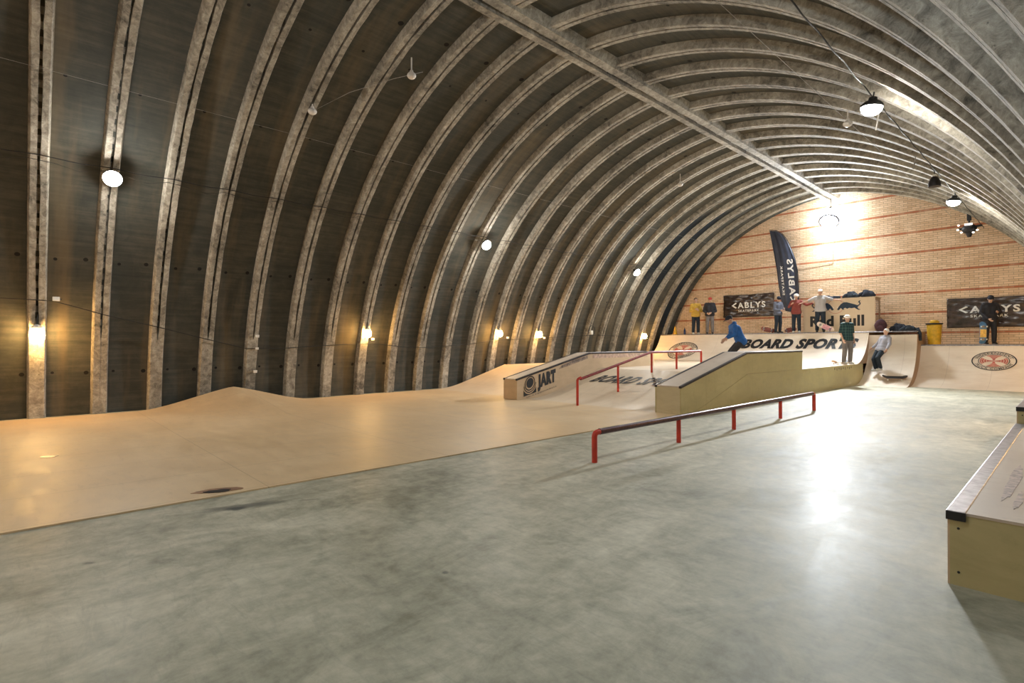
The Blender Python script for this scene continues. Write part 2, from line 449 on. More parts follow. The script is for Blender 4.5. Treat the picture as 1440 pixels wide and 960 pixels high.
# ------------------------------------------------------------------ skate park floor and ramps
SH = .022
def sx(x, y): return x + SH * y           # park runs slightly askew of the hall
def sm(t): t = max(0, min(1, t)); return t * t * (3 - 2 * t)
XL = -7.98
def mound(x, y):
    d = (x - XL)
    fall = max(0, 1 - d / 3.3); fall = fall ** 1.3
    s = (y - 4.15 - .12 * d) / (1.0 + 1.05 * fall)
    tri = max(0, 1 - abs(s)); tri = tri * tri * (3 - 2 * tri) * .35 + tri ** 1.25 * .65
    return .47 * fall * tri
def floor_h(x, y):
    return .016 + mound(x, y)
mb = MB()
NU, NV = 60, 150
PYB, PY0 = YB, 11.2
def pf(u, v):
    y = PYB + (PY0 - PYB) * v; xr = sx(1.2, y); x = XL + (xr - XL) * u
    return (x, y, floor_h(x, y))
mb.grid(NU, NV, pf)
# thin front edge
top_edge = [pf(1, j / NV) for j in range(NV + 1)]
for a, b in zip(top_edge[:-1], top_edge[1:]):
    mb.add([a, b, (b[0], b[1], 0), (a[0], a[1], 0)], [(0, 1, 2, 3)])
o = mb.build('plywood_floor', M['ply'], smooth=True)
tag(o, 'broad tan plywood skate floor with a low mound against the ribbed left wall', 'skate floor')
# scorch mark and little metal plate on the wooden floor
def patch(name, mat, cx, cy, rx, ry, rot, z, parent, seed=1, n=22):
    rnd = random.Random(seed); vs = []
    for k in range(n):
        a = 2 * PI * k / n; r = 1 + rnd.uniform(-.10, .10) + .08 * math.sin(3 * a + seed) + .06 * math.sin(7 * a + seed)
        x, y = rx * r * math.cos(a), ry * r * math.sin(a)
        vs.append((cx + x * math.cos(rot) - y * math.sin(rot), cy + x * math.sin(rot) + y * math.cos(rot), z))
    m = MB(); m.add(vs + [(v[0], v[1], z - .004) for v in vs], [tuple(range(n))] + [(i, (i + 1) % n, n + (i + 1) % n, n + i) for i in range(n)])
    return m.build(name, mat, parent)
scorch_edge = simple('brown_scorch', (.27, .13, .06), .5, 0, .4, 12, 0)
scorch = simple('black_scorch', (.018, .012, .010), .9, 0, .4, 12, 0)
patch('scorch_edge', scorch_edge, 1.02, 1.60, .24, .085, R_(70), .020, o, 3)
patch('scorch_mark', scorch, 1.06, 1.57, .13, .06, R_(70), .023, o, 5)
patch('metal_plate', M['steel'], -2.6, .30, .10, .10, 0, .022, o, 8, 12)

# the raised platform behind the floor: bank up, flat deck
FB = empty('funbox', (0, 14, 0)); tag(FB, 'raised plywood platform with curved bank up to it, reaching the far quarter pipe', 'ramp platform')
PZ = .785; PYE = 22.9
def bank_h(y):
    if y >= 13.95: return PZ
    t = (y - 10.7) / 3.25
    if t <= 0: return .016
    # curved foot, straight upper part
    k = .35
    h = (t * t / (2 * k) if t < k else t - k / 2) / (1 - k / 2)
    return .016 + (PZ - .016) * h
mb = MB(); ys = [10.7 + 3.25 * i / 26 for i in range(27)]
rows = [(y, bank_h(y)) for y in ys]
XP = -7.72
poly = rows
def P0(x, y, z): return (x - FB.location.x, y - FB.location.y, z - FB.location.z)
nx = 16
def bf(u, v):
    k = v * 26; i = min(int(k), 25); y = ys[i] + (ys[i + 1] - ys[i]) * (k - i)
    x = -7.98 + (sx(1.195, y) + 7.98) * u; return P0(x, y, bank_h(y) + .002)
mb.grid(nx, 26, bf); mb.build('bank', M['plyramp'], FB, smooth='all')
mb = MB(); mb.prism([(13.95, PZ), (PYE, PZ), (PYE, PZ - .04), (13.95, PZ - .04)], 0, 1, lambda p, q, t: P0(-7.9 if t == 0 else sx(1.195, p), p, q))
mb.build('platform_deck', M['plyramp'], FB)
mb = MB(); side = [(y, z) for y, z in rows] + [(PYE + .9, PZ), (PYE + .9, .0), (10.7, .0)]
mb.prism(side, 1.165, 1.2, lambda p, q, t: P0(sx(t, p), p, q - (0.003 if q > .01 else 0)))
mb.build('side_panel', M['plyside'], FB)
# hardware marks on the side panel
for k in range(9):
    mb = MB(); y = 20.6 + k * .22; mb.box(1.2, 1.206, y, y + .05, .66 - .03 * (k % 2), .72, lambda x, y, z: P0(sx(x, y), y, z)); mb.build('stencil_mark', M['inkfade'], FB)

# text ------------------------------------------------------------
def text_raw(body, bold=0.0, spacing=1.0, shear=0.0):
    cu = bpy.data.curves.new('t', 'FONT'); cu.body = body; cu.size = 1; cu.offset = bold
    cu.space_character = spacing; cu.shear = shear; cu.resolution_u = 3; cu.align_x = 'LEFT'
    ob = bpy.data.objects.new('t', cu); col.objects.link(ob)
    dg = bpy.context.evaluated_depsgraph_get(); me = bpy.data.meshes.new_from_object(ob.evaluated_get(dg))
    vs = [(v.co.x, v.co.y) for v in me.vertices]; fs = [tuple(p.vertices) for p in me.polygons]
    col.objects.unlink(ob); bpy.data.objects.remove(ob); bpy.data.meshes.remove(me); bpy.data.curves.remove(cu)
    x0 = min(v[0] for v in vs); x1 = max(v[0] for v in vs); y0 = min(v[1] for v in vs); y1 = max(v[1] for v in vs)
    return [((x - x0) / (x1 - x0), (y - y0) / (y1 - y0)) for x, y in vs], fs
def text_on(name, body, mat, parent, fn, **kw):
    """letters mapped by fn(u, v) with u, v in 0..1 over the text's box"""
    vs, fs = text_raw(body, **kw)
    m = MB(); m.add([fn(u, v) for u, v in vs], fs)
    return m.build(name, mat, parent, fix=False)
def shape_on(name, polys, mat, parent, fn):
    m = MB()
    for pl in polys: m.add([fn(u, v) for u, v in pl], [tuple(range(len(pl)))])
    return m.build(name, mat, parent, fix=False)
def ring_on(name, c, r, w, mat, parent, fn, n=48, a0=0, a1=2 * PI, ry=None):
    ry = ry or r; m = MB(); vs = []
    for k in range(n + 1):
        a = a0 + (a1 - a0) * k / n
        vs.append(fn(c[0] + r * math.cos(a), c[1] + ry * math.sin(a))); vs.append(fn(c[0] + (r - w) * math.cos(a), c[1] + (ry - w) * math.sin(a)))
    m.add(vs, [(2 * k, 2 * k + 1, 2 * k + 3, 2 * k + 2) for k in range(n)])
    return m.build(name, mat, parent, fix=False)

# lettering on the bank
def bankmap(u, v):
    x = -2.80 + 3.2 * u + .18 * v; y = 12.72 + .60 * v
    return P0(x, y, bank_h(y) + .012)
text_on('lettering', 'BOARD SPORTS', M['black'], FB, bankmap, bold=.035, spacing=1.12)

# ledges -----------------------------------------------------------
def hubba(name, x0, x1, ya, yk, ye, za, zk, mside, mfront, mtop, label):
    T = empty(name, (sx((x0 + x1) / 2, ya), ya, 0)); tag(T, label, 'ledge')
    L = T.location
    F = lambda x, y, z: (sx(x, y) - L.x, y - L.y, z - L.z)
    low = [(y, bank_h(y) + .004) for y in [13.95 - 3.25 * i / 20 for i in range(21)]]
    prof = [(ya, .018), (ya, za), (yk, zk), (ye, zk), (ye, PZ + .002)] + low
    t = .03
    m = MB(); m.prism(prof, x1 - t, x1, lambda p, q, s: F(s, p, q)); m.build('side_panel', mside, T)
    m = MB(); m.prism(prof, x0, x0 + t, lambda p, q, s: F(s, p, q)); m.build('side_panel', mside, T)
    m = MB(); m.box(x0 + t, x1 - t, ya + .004, ya + .03, .018, za - .01, F); m.build('front_panel', mfront, T)
    m = MB(); m.box(x0 + t, x1 - t, ye - .03, ye - .004, PZ + .004, zk - .01, F); m.build('end_panel', mfront, T)
    tp = [(ya + .0, za), (yk, zk), (ye, zk), (ye, zk - .03), (yk, zk - .03), (ya, za - .03)]
    m = MB(); m.prism(tp, x0 + .05, x1 - .05, lambda p, q, s: F(s, p, q + .004)); m.build('top_sheet', mtop, T)
    for xa in (x0 - .012, x1 - .05):
        tp = [(ya - .012, za + .012), (yk, zk + .012), (ye + .01, zk + .012), (ye + .01, zk - .035), (yk + .01, zk - .035), (ya - .012, za - .04)]
        m = MB(); m.prism(tp, xa, xa + .062, lambda p, q, s: F(s, p, q)); m.build('steel_edge', M['steeldark'], T, bevel=.005)
    return T, F
HJ, FJ = hubba('hubba_ledge', -4.15, -3.59, 10.25, 13.4, 17.0, .60, 1.295, M['plyhub'], M['plyhub'], M['plytop'],
               'tan sloped hubba ledge with black disc logo, left of the kinked red rail')
HB, FBB = hubba('hubba_ledge', .55, 1.2, 10.7, 13.95, 17.7, .64, 1.352, M['plyside'], M['plyfront'], M['plytop'],
                'large olive plywood hubba ledge behind the low flat rail, facing the concrete')
# JART logo and word on the hubba side; base rises along the slope
def jz(y): return .10 + .21 * (y - 10.55)
def jmap(u, v):   # u: metres along y from 10.50, v: metres above the sloped base
    y = 10.50 + u; return FJ(-3.59 + .005, y, jz(y) + v)
shape_on('logo_disc', [[(.25 + .14 * math.cos(a), .33 + .14 * math.sin(a)) for a in [2 * PI * k / 28 for k in range(28)]]], M['black'], HJ, jmap)
ring_on('logo_ring', (.25, .32), .205, .030, M['black'], HJ, jmap)
ring_on('logo_ring', (.25, .30), .245, .026, M['black'], HJ, jmap, a0=-PI * .98, a1=-.02)
ring_on('logo_ring', (.25, .285), .285, .018, M['black'], HJ, jmap, a0=-PI * .85, a1=-PI * .15)
cor = [(.0, .02), (.0, .17)] + [(.25 + .285 * math.cos(a), .285 + .285 * math.sin(a)) for a in [PI * (1.15 + .7 * k / 12) for k in range(13)]] + [(.5, .17), (.5, .02)]
cl = [(.0, .0), (.0, .15)] + [(.25 + .29 * math.cos(a), .28 + .26 * math.sin(a)) for a in [PI * (1.18 + .32 * k / 8) for k in range(9)]] + [(.25, .0)]
cr = [(.25, .0)] + [(.25 + .29 * math.cos(a), .28 + .26 * math.sin(a)) for a in [PI * (1.5 + .32 * k / 8) for k in range(9)]] + [(.5, .15), (.5, .0)]
shape_on('logo_corner', [cl, cr], M['black'], HJ, jmap)
text_on('lettering', 'JART', M['black'], HJ, lambda u, v: jmap(.56 + .76 * u, -.015 + .50 * v), bold=.09, spacing=1.2)
text_on('fine_print', 'SKATEBOARDS', M['inkfade'], HJ, lambda u, v: jmap(.10 + 1.25 * u, -.075 + .04 * v))
# sticker strip, worn
def strip(u, v):
    y = 11.95 + 1.35 * u; z = .60 + .222 * (y - 10.25) - .165 + .12 * v; return FJ(-3.59 + .004, y, z)
stp = simple('worn_sticker', (.30, .21, .15), .5, 0, .6, 9, 0)
shape_on('worn_sticker', [[(0, .1), (.3, 0), (1, .05), (1, .9), (.5, 1), (.1, .8)]], stp, HJ, strip)
stp2 = simple('pale_worn_sticker', (.52, .36, .27), .5, 0, .35, 9, 0)
shape_on('worn_sticker', [[(13.55, 1.12), (16.6, 1.12), (16.6, 1.25), (13.55, 1.25)]], stp2, HJ, lambda y, z: FJ(-3.59 + .004, y, z))
text_on('sticker_lettering', 'SKATEPARK', M['inkfade'], HJ, lambda u, v: (lambda q: (q[0] + .002, q[1], q[2]))(strip(.1 + .8 * u, .25 + .5 * v)), bold=.02)

# red kinked rail ----------------------------------------------------
def bent(pts, r=.12, n=5):
    out = [Vector(pts[0])]
    for i in range(1, len(pts) - 1):
        p0, p, p1 = Vector(pts[i - 1]), Vector(pts[i]), Vector(pts[i + 1])
        a = p + (p0 - p).normalized() * r; b = p + (p1 - p).normalized() * r
        for k in range(n + 1):
            t = k / n; out.append((1 - t) ** 2 * a + 2 * t * (1 - t) * p + t * t * b)
    out.append(Vector(pts[-1])); return out
XK = -1.545
KR = empty('kinked_rail', (sx(XK, 10.44), 10.44, .016)); tag(KR, 'red kinked handrail climbing the bank between the two hubba ledges', 'skate rail')
def K(y, z): return (sx(XK, y) - KR.location.x, y - KR.location.y, z - KR.location.z)
m = MB(); m.tube(bent([K(10.56, .69), K(13.72, 1.335), K(16.56, 1.335)], .10), .036, 12); m.build('handrail', M['redworn'], KR, smooth=True)
for (y, zt, zb, e) in ((10.44, .66, .017, 1), (12.13, .98, bank_h(12.13), 0), (13.76, 1.31, bank_h(13.76), 0), (15.13, 1.31, PZ, 0), (16.65, 1.30, PZ, -1)):
    m = MB()
    if e: m.tube(bent([K(y, zb), K(y, zt + .03), K(y + e * .13, zt + .04 + (.025 if e > 0 else 0))], .055), .033, 12)
    else: m.tube([K(y, zb), K(y, zt)], .031, 12)
    m.build('post', M['red'], KR, smooth=True)
# low flat rail on the concrete
FR = empty('flat_rail', (2.97, 5.7, 0)); tag(FR, 'long low red flat rail with dark worn top bar, standing on the concrete', 'skate rail')
def FRp(y, z): x = 2.97 + (y - 5.7) * .0215; return (x - 2.97, y - 5.7, z)
m = MB(); m.tube([FRp(5.80, .405), FRp(13.68, .405)], .043, 14); m.build('handrail', M['railtop'], FR, smooth=True)
for (y, e) in ((5.70, 1), (7.82, 0), (9.73, 0), (11.84, 0), (13.78, -1)):
    m = MB()
    if e: m.tube(bent([FRp(y, 0), FRp(y, .40), FRp(y + e * .13, .405)], .06), .039, 14)
    else: m.tube([FRp(y, 0), FRp(y, .37)], .036, 12)
    m.build('post', M['red'], FR, smooth=True)
    

# grind ledges on the right -------------------------------------------
def ledge(x0, x1, y0, y1, z1, label):
    T = empty('grind_ledge', (x0, y0, 0)); tag(T, label, 'ledge')
    F = lambda x, y, z: (x - x0, y - y0, z)
    m = MB(); m.box(x0 + .015, x1, y0 + .01, y0 + .035, 0, z1 - .012, F); m.build('front_panel', M['plyside'], T)
    m = MB(); m.box(x0 + .003, x0 + .025, y0 + .012, y1, 0, z1 - .05, F); m.build('side_panel', M['plyhub'], T)
    m = MB(); m.box(x0 + .096, x1, y0 + .005, y1, z1 - .018, z1, F); m.build('top_sheet', M['plytop'], T)
    m = MB(); m.box(x0 + .03, x1, y0 + .036, y1 - .01, .0, z1 - .02, F); m.build('core', M['plyhub'], T)
    m = MB(); m.box(x0 - .004, x0 + .10, y0 - .004, y1, z1 - .058, z1 + .004, F); m.build('steel_edge', M['steel'], T, bevel=.006)
    m = MB(); m.box(x0 - .003, x0 + .099, y0 - .010, y0 - .004, z1 - .056, z1 + .001, F); m.build('edge_end', M['black'], T)
    for (dx, dz) in ((.06, .09), (.06, z1 - .11)):
        m = MB(); m.lathe([(.008, 0), (.008, .006)], (dx, .006, dz), 10, 'y'); m.build('screw', M['black'], T)
    return T
lt = ledge(6.847, 7.97, 4.553, 10.02, .49, 'near plywood grind ledge with worn steel edge, low at the right edge')
smear = simple('pink_grey_scuff', (.44, .34, .30), .5, 0, .5, 25, 0)
for (cx, cy, rx, ry, sd) in ((7.09, 5.9, .035, .75, 1), (7.16, 5.2, .02, .3, 2), (7.12, 7.6, .03, .9, 4)):
    patch('scuff', smear, cx - 6.847, cy - 4.553, rx, ry, 0, .4925, lt, sd, 26)
ledge(6.85, 7.90, 10.08, 12.6, .715, 'taller grind ledge just behind the near ledge, mostly outside the frame')

# quarter pipes along the gable wall -----------------------------------
def qprof(y0, y1, z0, z1, n=22):
    run, h = y1 - y0, z1 - z0; r = (run * run + h * h) / (2 * h); amax = math.asin(min(1, run / r))
    return [(y0 + r * math.sin(amax * i / n), z0 + r - r * math.cos(amax * i / n)) for i in range(n + 1)]
def quarter(x0, x1, y0, y1, z0, z1, ydeck, label, deck_ends=True):
    T = empty('quarter_pipe', ((x0 + x1) / 2, y0, z0)); tag(T, label, 'quarter pipe')
    L = T.location.copy(); F = lambda x, y, z: (x - L.x, y - L.y, z - L.z)
    pr = qprof(y0, y1, z0 + .004, z1)
    m = MB(); nx = 12
    def g(u, v):
        k = v * 22; i = min(int(k), 21); t = k - i
        return F(x0 + (x1 - x0) * u, pr[i][0] + (pr[i + 1][0] - pr[i][0]) * t, pr[i][1] + (pr[i + 1][1] - pr[i][1]) * t)
    m.grid(nx, 22, g); m.build('riding_surface', M['plyq'], T, smooth='all')
    sp = pr + [(ydeck, z1), (ydeck, z0 + .004)]
    for xa, xb in ((x0, x0 + .025), (x1 - .025, x1)):
        m = MB(); m.prism([(y + .008, z - .004) for y, z in sp], xa, xb, lambda p, q, s: F(s, p, max(q, z0 + .001))); m.build('side_panel', M['plybrown'], T)
    m = MB(); m.box(x0, x1, y1 + .02, ydeck, z1 - .03, z1 - .002, F); m.build('deck', M['plyramp'], T)
    m = MB(); m.tube([F(x0, y1 + .005, z1 - .012), F(x1, y1 + .005, z1 - .012)], .028, 10); m.build('coping', M['steel'], T, smooth=True)
    return T, F, pr
YC = 24.7; ZD = 2.02; YD = 26.25
XE = 1.72
Q1, F1, pr1 = quarter(-7.62, XE, 22.9, YC, PZ, ZD, YD, 'wide plywood quarter pipe lettered in black, rising from the platform to the brick wall')
Q2, F2, pr2 = quarter(XE + .002, 3.26, 22.75, YC, 0.0, ZD, YD, 'narrow tall quarter pipe rising from the concrete with jackets heaped on its deck')
Q3, F3, pr3 = quarter(3.265, 7.55, 23.40, 25.35, 0.0, 1.50, YD, 'lower quarter pipe at the right with round emblem, below the second banner')
def onprof(pr, z):
    for (ya, za), (yb, zb) in zip(pr[:-1], pr[1:]):
        if za <= z <= zb:
            t = (z - za) / (zb - za); n = Vector((0, -(zb - za), (yb - ya))).normalized()
            return ya + (yb - ya) * t, n
    return pr[-1][0], Vector((0, -1, 0))
def qmap(F, pr, off=.008):
    def f(x, z):
        y, nn = onprof(pr, z); return F(x, y + nn.y * off, z + nn.z * off)
    return f
q1 = qmap(F1, pr1, .012); q3 = qmap(F3, pr3, .012)
text_on('lettering', 'BOARD SPORTS', M['black'], Q1, lambda u, v: q1(-3.20 + 4.62 * u, 1.33 + .43 * v), bold=.055, spacing=1.08, shear=.3)
def emblem(parent, mp, cx, cz, rx, rz):
    def E(u, v): return mp(cx + rx * u, cz + rz * v)
    ring_on('emblem_ring', (0, 0), 1, .06, M['black'], parent, E)
    ring_on('emblem_ring', (0, 0), .70, .035, M['black'], parent, E)
    def arc_text(body, a_mid, span, flip):
        vs, fs = text_raw(body, bold=.02, spacing=1.15)
        def g(u, v):
            if not flip: a = a_mid + span / 2 - span * u; r = .74 + .17 * v
            else: a = a_mid - span / 2 + span * u; r = .91 - .17 * v
            return E(r * math.cos(a), r * math.sin(a))
        m = MB(); m.add([g(u, v) for u, v in vs], fs); m.build('emblem_lettering', M['black'], parent, fix=False)
    arc_text('INDEPENDENT', PI / 2, 2.5, False); arc_text('TRUCK COMPANY', -PI / 2, 2.5, True)
    # red cross with curved, flaring arms inside the ring
    for k in range(4):
        a = k * PI / 2
        def rot(u, v): return E(u * math.cos(a) - v * math.sin(a), u * math.sin(a) + v * math.cos(a))
        arm = [(.03, .03), (.22, .07), (.40, .17), (.52, .33)] + [(.62 * math.cos(t), .62 * math.sin(t)) for t in [.56 - 1.12 * j / 10 for j in range(11)]] + [(.52, -.33), (.40, -.17), (.22, -.07), (.03, -.03)]
        m = MB()
        for j in range(len(arm) // 2):
            p, q = arm[j], arm[-1 - j]
            if j + 1 < len(arm) // 2:
                p2, q2 = arm[j + 1], arm[-2 - j]; m.add([rot(*p), rot(*p2), rot(*q2), rot(*q)], [(0, 1, 2, 3)])
        m.build('emblem_cross', M['redink'], parent, fix=False)
        for rr in (.33, .45, .56):
            ring_on('emblem_line', (0, 0), rr, .02, M['gold'], parent, lambda u, v: (lambda q: (q[0], q[1] - .003, q[2] + .002))(rot(u, v)), n=8, a0=-.5, a1=.5)
emblem(Q1, q1, -6.04, 1.235, .76, .40)
emblem(Q3, q3, 5.36, .93, .60, .33)

# ------------------------------------------------------------------ gable wall dressings
def banner(x0, x1, z0, z1, seed, label, tx0, tx1, tz0, tz1):
    T = empty('banner', ((x0 + x1) / 2, YW - .03, z0)); tag(T, label, 'banner')
    cx = (x0 + x1) / 2
    def fold(u, v):
        d = .014 * math.sin(9 * u + 5 * v + seed) + .013 * math.sin(21 * (u - v * .7) + seed * 2) + .010 * math.sin(33 * (v + u * .5)) + .03 * noise.noise(Vector((u * 4, v * 2.5, seed)))
        return -.045 - d
    def g(u, v): return (x0 + (x1 - x0) * u - cx, fold(u, v), (z1 - z0) * v + .03 * math.sin(u * PI) * (v - .5) * -1)
    m = MB(); m.grid(48, 22, g); o = m.build('cloth', M['banner'], T, smooth='all')
    s = o.modifiers.new('s', 'SOLIDIFY'); s.thickness = .004
    def tm(a, b): # a, b in world x and z
        u = (a - x0) / (x1 - x0); v = (b - z0) / (z1 - z0); q = g(u, v); return (q[0], q[1] - .040, q[2])
    w = tx1 - tx0; h = tz1 - tz0
    chev = [(0, .5), (.12, 1), (.155, 1), (.155, .84), (.075, .5), (.155, .16), (.155, 0), (.12, 0)]
    chevA = [(0, .5), (.125, 1), (.165, .86), (.06, .5)]; chevB = [(0, .5), (.06, .5), (.165, .14), (.125, 0)]
    shape_on('lettering', [[(tx0 + w * a, tz0 + h * b) for a, b in pl] for pl in (chevA, chevB)], M['print'], T, tm)
    text_on('lettering', 'ABLYS', M['print'], T, lambda u, v: tm(tx0 + w * (.19 + .81 * u), tz0 + h * v), bold=.03, spacing=1.25)
    text_on('lettering', 'SKATEPARK', M['print'], T, lambda u, v: tm(tx0 + w * (.2 + .62 * u), tz0 - h * .62 + h * .38 * v), bold=.025, spacing=1.25)
    for (a, b) in ((.01, .97), (.99, .97), (.5, .98), (.01, .03), (.99, .03)):
        m = MB(); q = g(a, b); m.lathe([(.014, -.012), (.014, -.03)], (q[0], q[1] + .02, q[2]), 10, 'y'); m.build('eyelet', M['steel'], T)
    return T
banner(-4.93, -2.46, 2.86, 3.99, 1, 'black banner lettered in white on the brick, left of the tall feather flag', -4.50, -2.85, 3.30, 3.60)
banner(3.93, 6.42, 2.14, 3.27, 4, 'black banner lettered in white on the brick at the right, behind the skater in black', 4.28, 5.98, 2.69, 2.96)

# feather flag
FL = empty('feather_flag', (-1.75, 25.92, ZD)); tag(FL, 'tall navy feather flag with mirrored white lettering against the brick wall', 'flag')
Lx = [(-2.50, 6.86), (-2.44, 6.5), (-2.38, 6.16), (-2.29, 5.6), (-2.19, 4.97), (-2.12, 4.4), (-2.06, 3.97), (-1.98, 3.5), (-1.80, 3.05)]
Rx = [(-2.20, 6.80), (-1.93, 6.6), (-1.74, 6.30), (-1.57, 5.9), (-1.40, 5.4), (-1.29, 4.8), (-1.25, 4.3), (-1.24, 3.7), (-1.27, 2.92)]
def lerpt(tab, v):
    k = v * (len(tab) - 1); i = min(int(k), len(tab) - 2); t = k - i
    return (tab[i][0] + (tab[i + 1][0] - tab[i][0]) * t, tab[i][1] + (tab[i + 1][1] - tab[i][1]) * t)
def fl(u, v):
    a, b = lerpt(Lx, v), lerpt(Rx, v); x = a[0] + (b[0] - a[0]) * u; z = a[1] + (b[1] - a[1]) * u
    d = .035 * math.sin(6 * u + 3 * v) * (1 - v * .3) + .015 * math.sin(19 * u + 6 * v)
    return (x + 1.75, -.12 + d, z - ZD)
m = MB(); m.grid(14, 40, fl); o = m.build('sail', M['flag'], FL, smooth='all'); s_ = o.modifiers.new('s', 'SOLIDIFY'); s_.thickness = .006
pole = [(-1.26, ZD), (-1.25, 2.95), (-1.225, 4.3), (-1.27, 4.8), (-1.38, 5.4), (-1.55, 5.92), (-1.72, 6.32), (-1.92, 6.63), (-2.20, 6.83), (-2.50, 6.89)]
m = MB(); m.tube([(x + 1.75, -.12, z - ZD) for x, z in pole], .014, 8); m.build('pole', M['black'], FL, smooth=True)
m = MB()
for a in (0, PI / 2): m.tube([(.49 - .4 * math.cos(a), -.12 - .3 * math.sin(a), .02), (.49 + .35 * math.cos(a), -.12 + .3 * math.sin(a), .02)], .014, 8)
m.build('base', M['steeldark'], FL, smooth=True)
def flt(xc, w, za, zb):
    """mirrored text: reads upward, tops of the letters to the right"""
    def f(u, v):
        z = za + (zb - za) * u
        t = (5.3 - z) / 1.6
        x = xc + .13 * t + w * v
        return (x + 1.75, -.12 - .062, z - ZD)
    return f
g_ = flt(-1.72, .26, 3.42, 5.42)
text_on('lettering', 'ABLYS', M['print'], FL, lambda u, v: g_(.17 + .83 * u, v), bold=.03, spacing=1.2)
shape_on('lettering', [[(0, .5), (.12, 1), (.15, .84), (.05, .5)], [(0, .5), (.05, .5), (.15, .16), (.12, 0)]], M['print'], FL, g_)
g2 = flt(-2.02, .095, 3.78, 5.15)
text_on('lettering', 'SKATEPARK', M['print'], FL, g2, bold=.02, spacing=1.2)

# drinks booth: front board with bull emblem, top shelf, open side
BO = empty('booth', (.5, 25.3, ZD)); tag(BO, 'tall pale plywood booth with bull logo and lettering, piled with dark clothes', 'booth')
bx = lambda x, y, z: (x - .5, y - 25.3, z - ZD)
BX0, BX1, BZ1 = -.88, 1.80, 3.46
m = MB(); m.box(BX0, BX1, 25.28, 25.31, ZD, BZ1 - .03, bx); m.build('front_board', M['panel'], BO, bevel=.003)
m = MB(); m.box(BX0, BX1 + .03, 25.27, 26.15, BZ1 - .03, BZ1, bx); m.build('top_shelf', M['plyramp'], BO)
m = MB(); m.box(BX0, BX0 + .03, 25.312, 26.1, ZD, BZ1 - .03, bx); m.build('side_board', M['panel'], BO)
for (x, y) in ((BX1 - .06, 26.08), (BX1 - .06, 25.315), (BX0 + .04, 26.08)):
    m = MB(); m.box(x, x + .045, y, y + .045, ZD, BZ1 - .03, bx); m.build('post', M['plybrown'], BO)
m = MB(); m.box(BX1 - .055, BX1 - .02, 25.36, 26.08, BZ1 - .14, BZ1 - .035, bx); m.build('shelf_rail', M['plybrown'], BO)
fy = 25.28 - .004
fb = lambda x, z: bx(x, fy, z)
text_on('lettering', 'Red Bull', M['black'], BO, lambda u, v: fb(-.60 + 2.02 * u, 2.28 + .46 * v), bold=.045, spacing=1.08)
def bull(s, name, mat, y=fy - .003):
    fbb = lambda x, z: bx(x, y, z)
    cx = .38
    body = [(.06, -.10), (.12, .02), (.20, .13), (.30, .20), (.42, .20), (.56, .15), (.70, .10), (.80, .06), (.84, .01), (.80, -.03), (.84, -.09), (.92, -.13), (.84, -.14), (.76, -.09), (.70, -.04), (.60, -.06), (.50, -.04), (.44, -.08), (.36, -.03), (.30, -.07), (.34, -.12), (.26, -.10), (.20, -.03), (.13, -.12)]
    tail = [(.80, .05), (.88, .10), (.86, .17), (.82, .16), (.86, .24), (.92, .25), (.88, .19), (.92, .15), (.91, .08), (.84, .02)]
    m = MB()
    for pl in (body, tail):
        vs = [fbb(cx + s * a, 3.08 + b) for a, b in pl]
        m.add(vs, [tuple(range(len(vs)))])
    o = m.build(name, mat, BO, fix=False)
    bm = bmesh.new(); bm.from_mesh(o.data); bmesh.ops.triangulate(bm, faces=bm.faces, ngon_method='EAR_CLIP'); bm.to_mesh(o.data); bm.free()
    hn = MB(); hn.add([fbb(cx + s * a, 3.08 + b) for a, b in ((.05, -.02), (.10, .06), (.08, -.03))], [(0, 1, 2)]); hn.build('horn', M['print'], BO, fix=False)
ring_on('logo_sun', (.38, 3.12), .31, .014, M['redink'], BO, fb, n=50, ry=.30)
bull(1, 'logo_bull', M['navyink']); bull(-1, 'logo_bull', M['navyink'])

# pipe / conduit on the wall
m = MB(); m.tube(bent([(-4.4, YW - .03, 4.75), (-.7, YW - .03, 5.05), (.02, YW - .03, 5.12), (.04, YW - .03, 6.6)], .08), .012, 8)
tag(m.build('conduit', M['plybrown'], smooth=True), 'thin brown conduit crossing the brick wall behind the feather flag', 'conduit')

# ------------------------------------------------------------------ loose things on the decks
def lump(name, c, r, mat, seed, label, cat, rz=0, parts=None, flat=.0):
    T = empty(name, c, rz); tag(T, label, cat)
    def fn(q):
        n_ = noise.noise(q * 5 + Vector((seed, 0, 0))) * .22 + noise.noise(q * 14 + Vector((0, seed, 0))) * .10
        q = q * (1 + n_); 
        if q.z < 0: q.z *= .25
        return q
    m = MB(); m.ellipsoid((0, 0, r[2] * .27), r, 34, 20, fn); m.build('body', mat, T, smooth='all')
    return T
def jacket(c, s, mat, seed, label, sleeve=None, rz=0):
    T = lump('jacket', c, (s[0], s[1], s[2]), mat, seed, label, 'jacket', rz)
    for k, sg in enumerate((-1, 1)):
        pts = sleeve if (sleeve and sg > 0) else [(sg * s[0] * .5, -.05, s[2] * .7), (sg * s[0] * .85, -.10, s[2] * .55), (sg * s[0] * 1.08, -.13, .06), (sg * s[0] * 1.25, -.10, .045)]
        m = MB(); m.tube(pts, .06, 10, radii=[.075, .07, .06, .045][:len(pts)]); m.build('sleeve', mat, T, smooth='all')
    m = MB(); m.lathe([(.09, 0), (.11, .03), (.08, .07), (.05, .05)], (-s[0] * .2, 0, s[2] * 1.0), 14); m.build('collar', mat, T, smooth='all')
    return T
jacket((.06, 25.6, BZ1), (.36, .16, .10), M['cloth_dark'], 2, 'flat dark jacket on the booth top, nearest the man in the pale shirt')
jacket((.86, 25.7, BZ1), (.24, .16, .22), M['jean'], 5, 'bulky dark navy jacket in the middle of the booth top')
jacket((1.46, 25.55, BZ1), (.25, .18, .24), M['cloth_dark'], 9, 'black jacket heaped at the right end of the booth top')
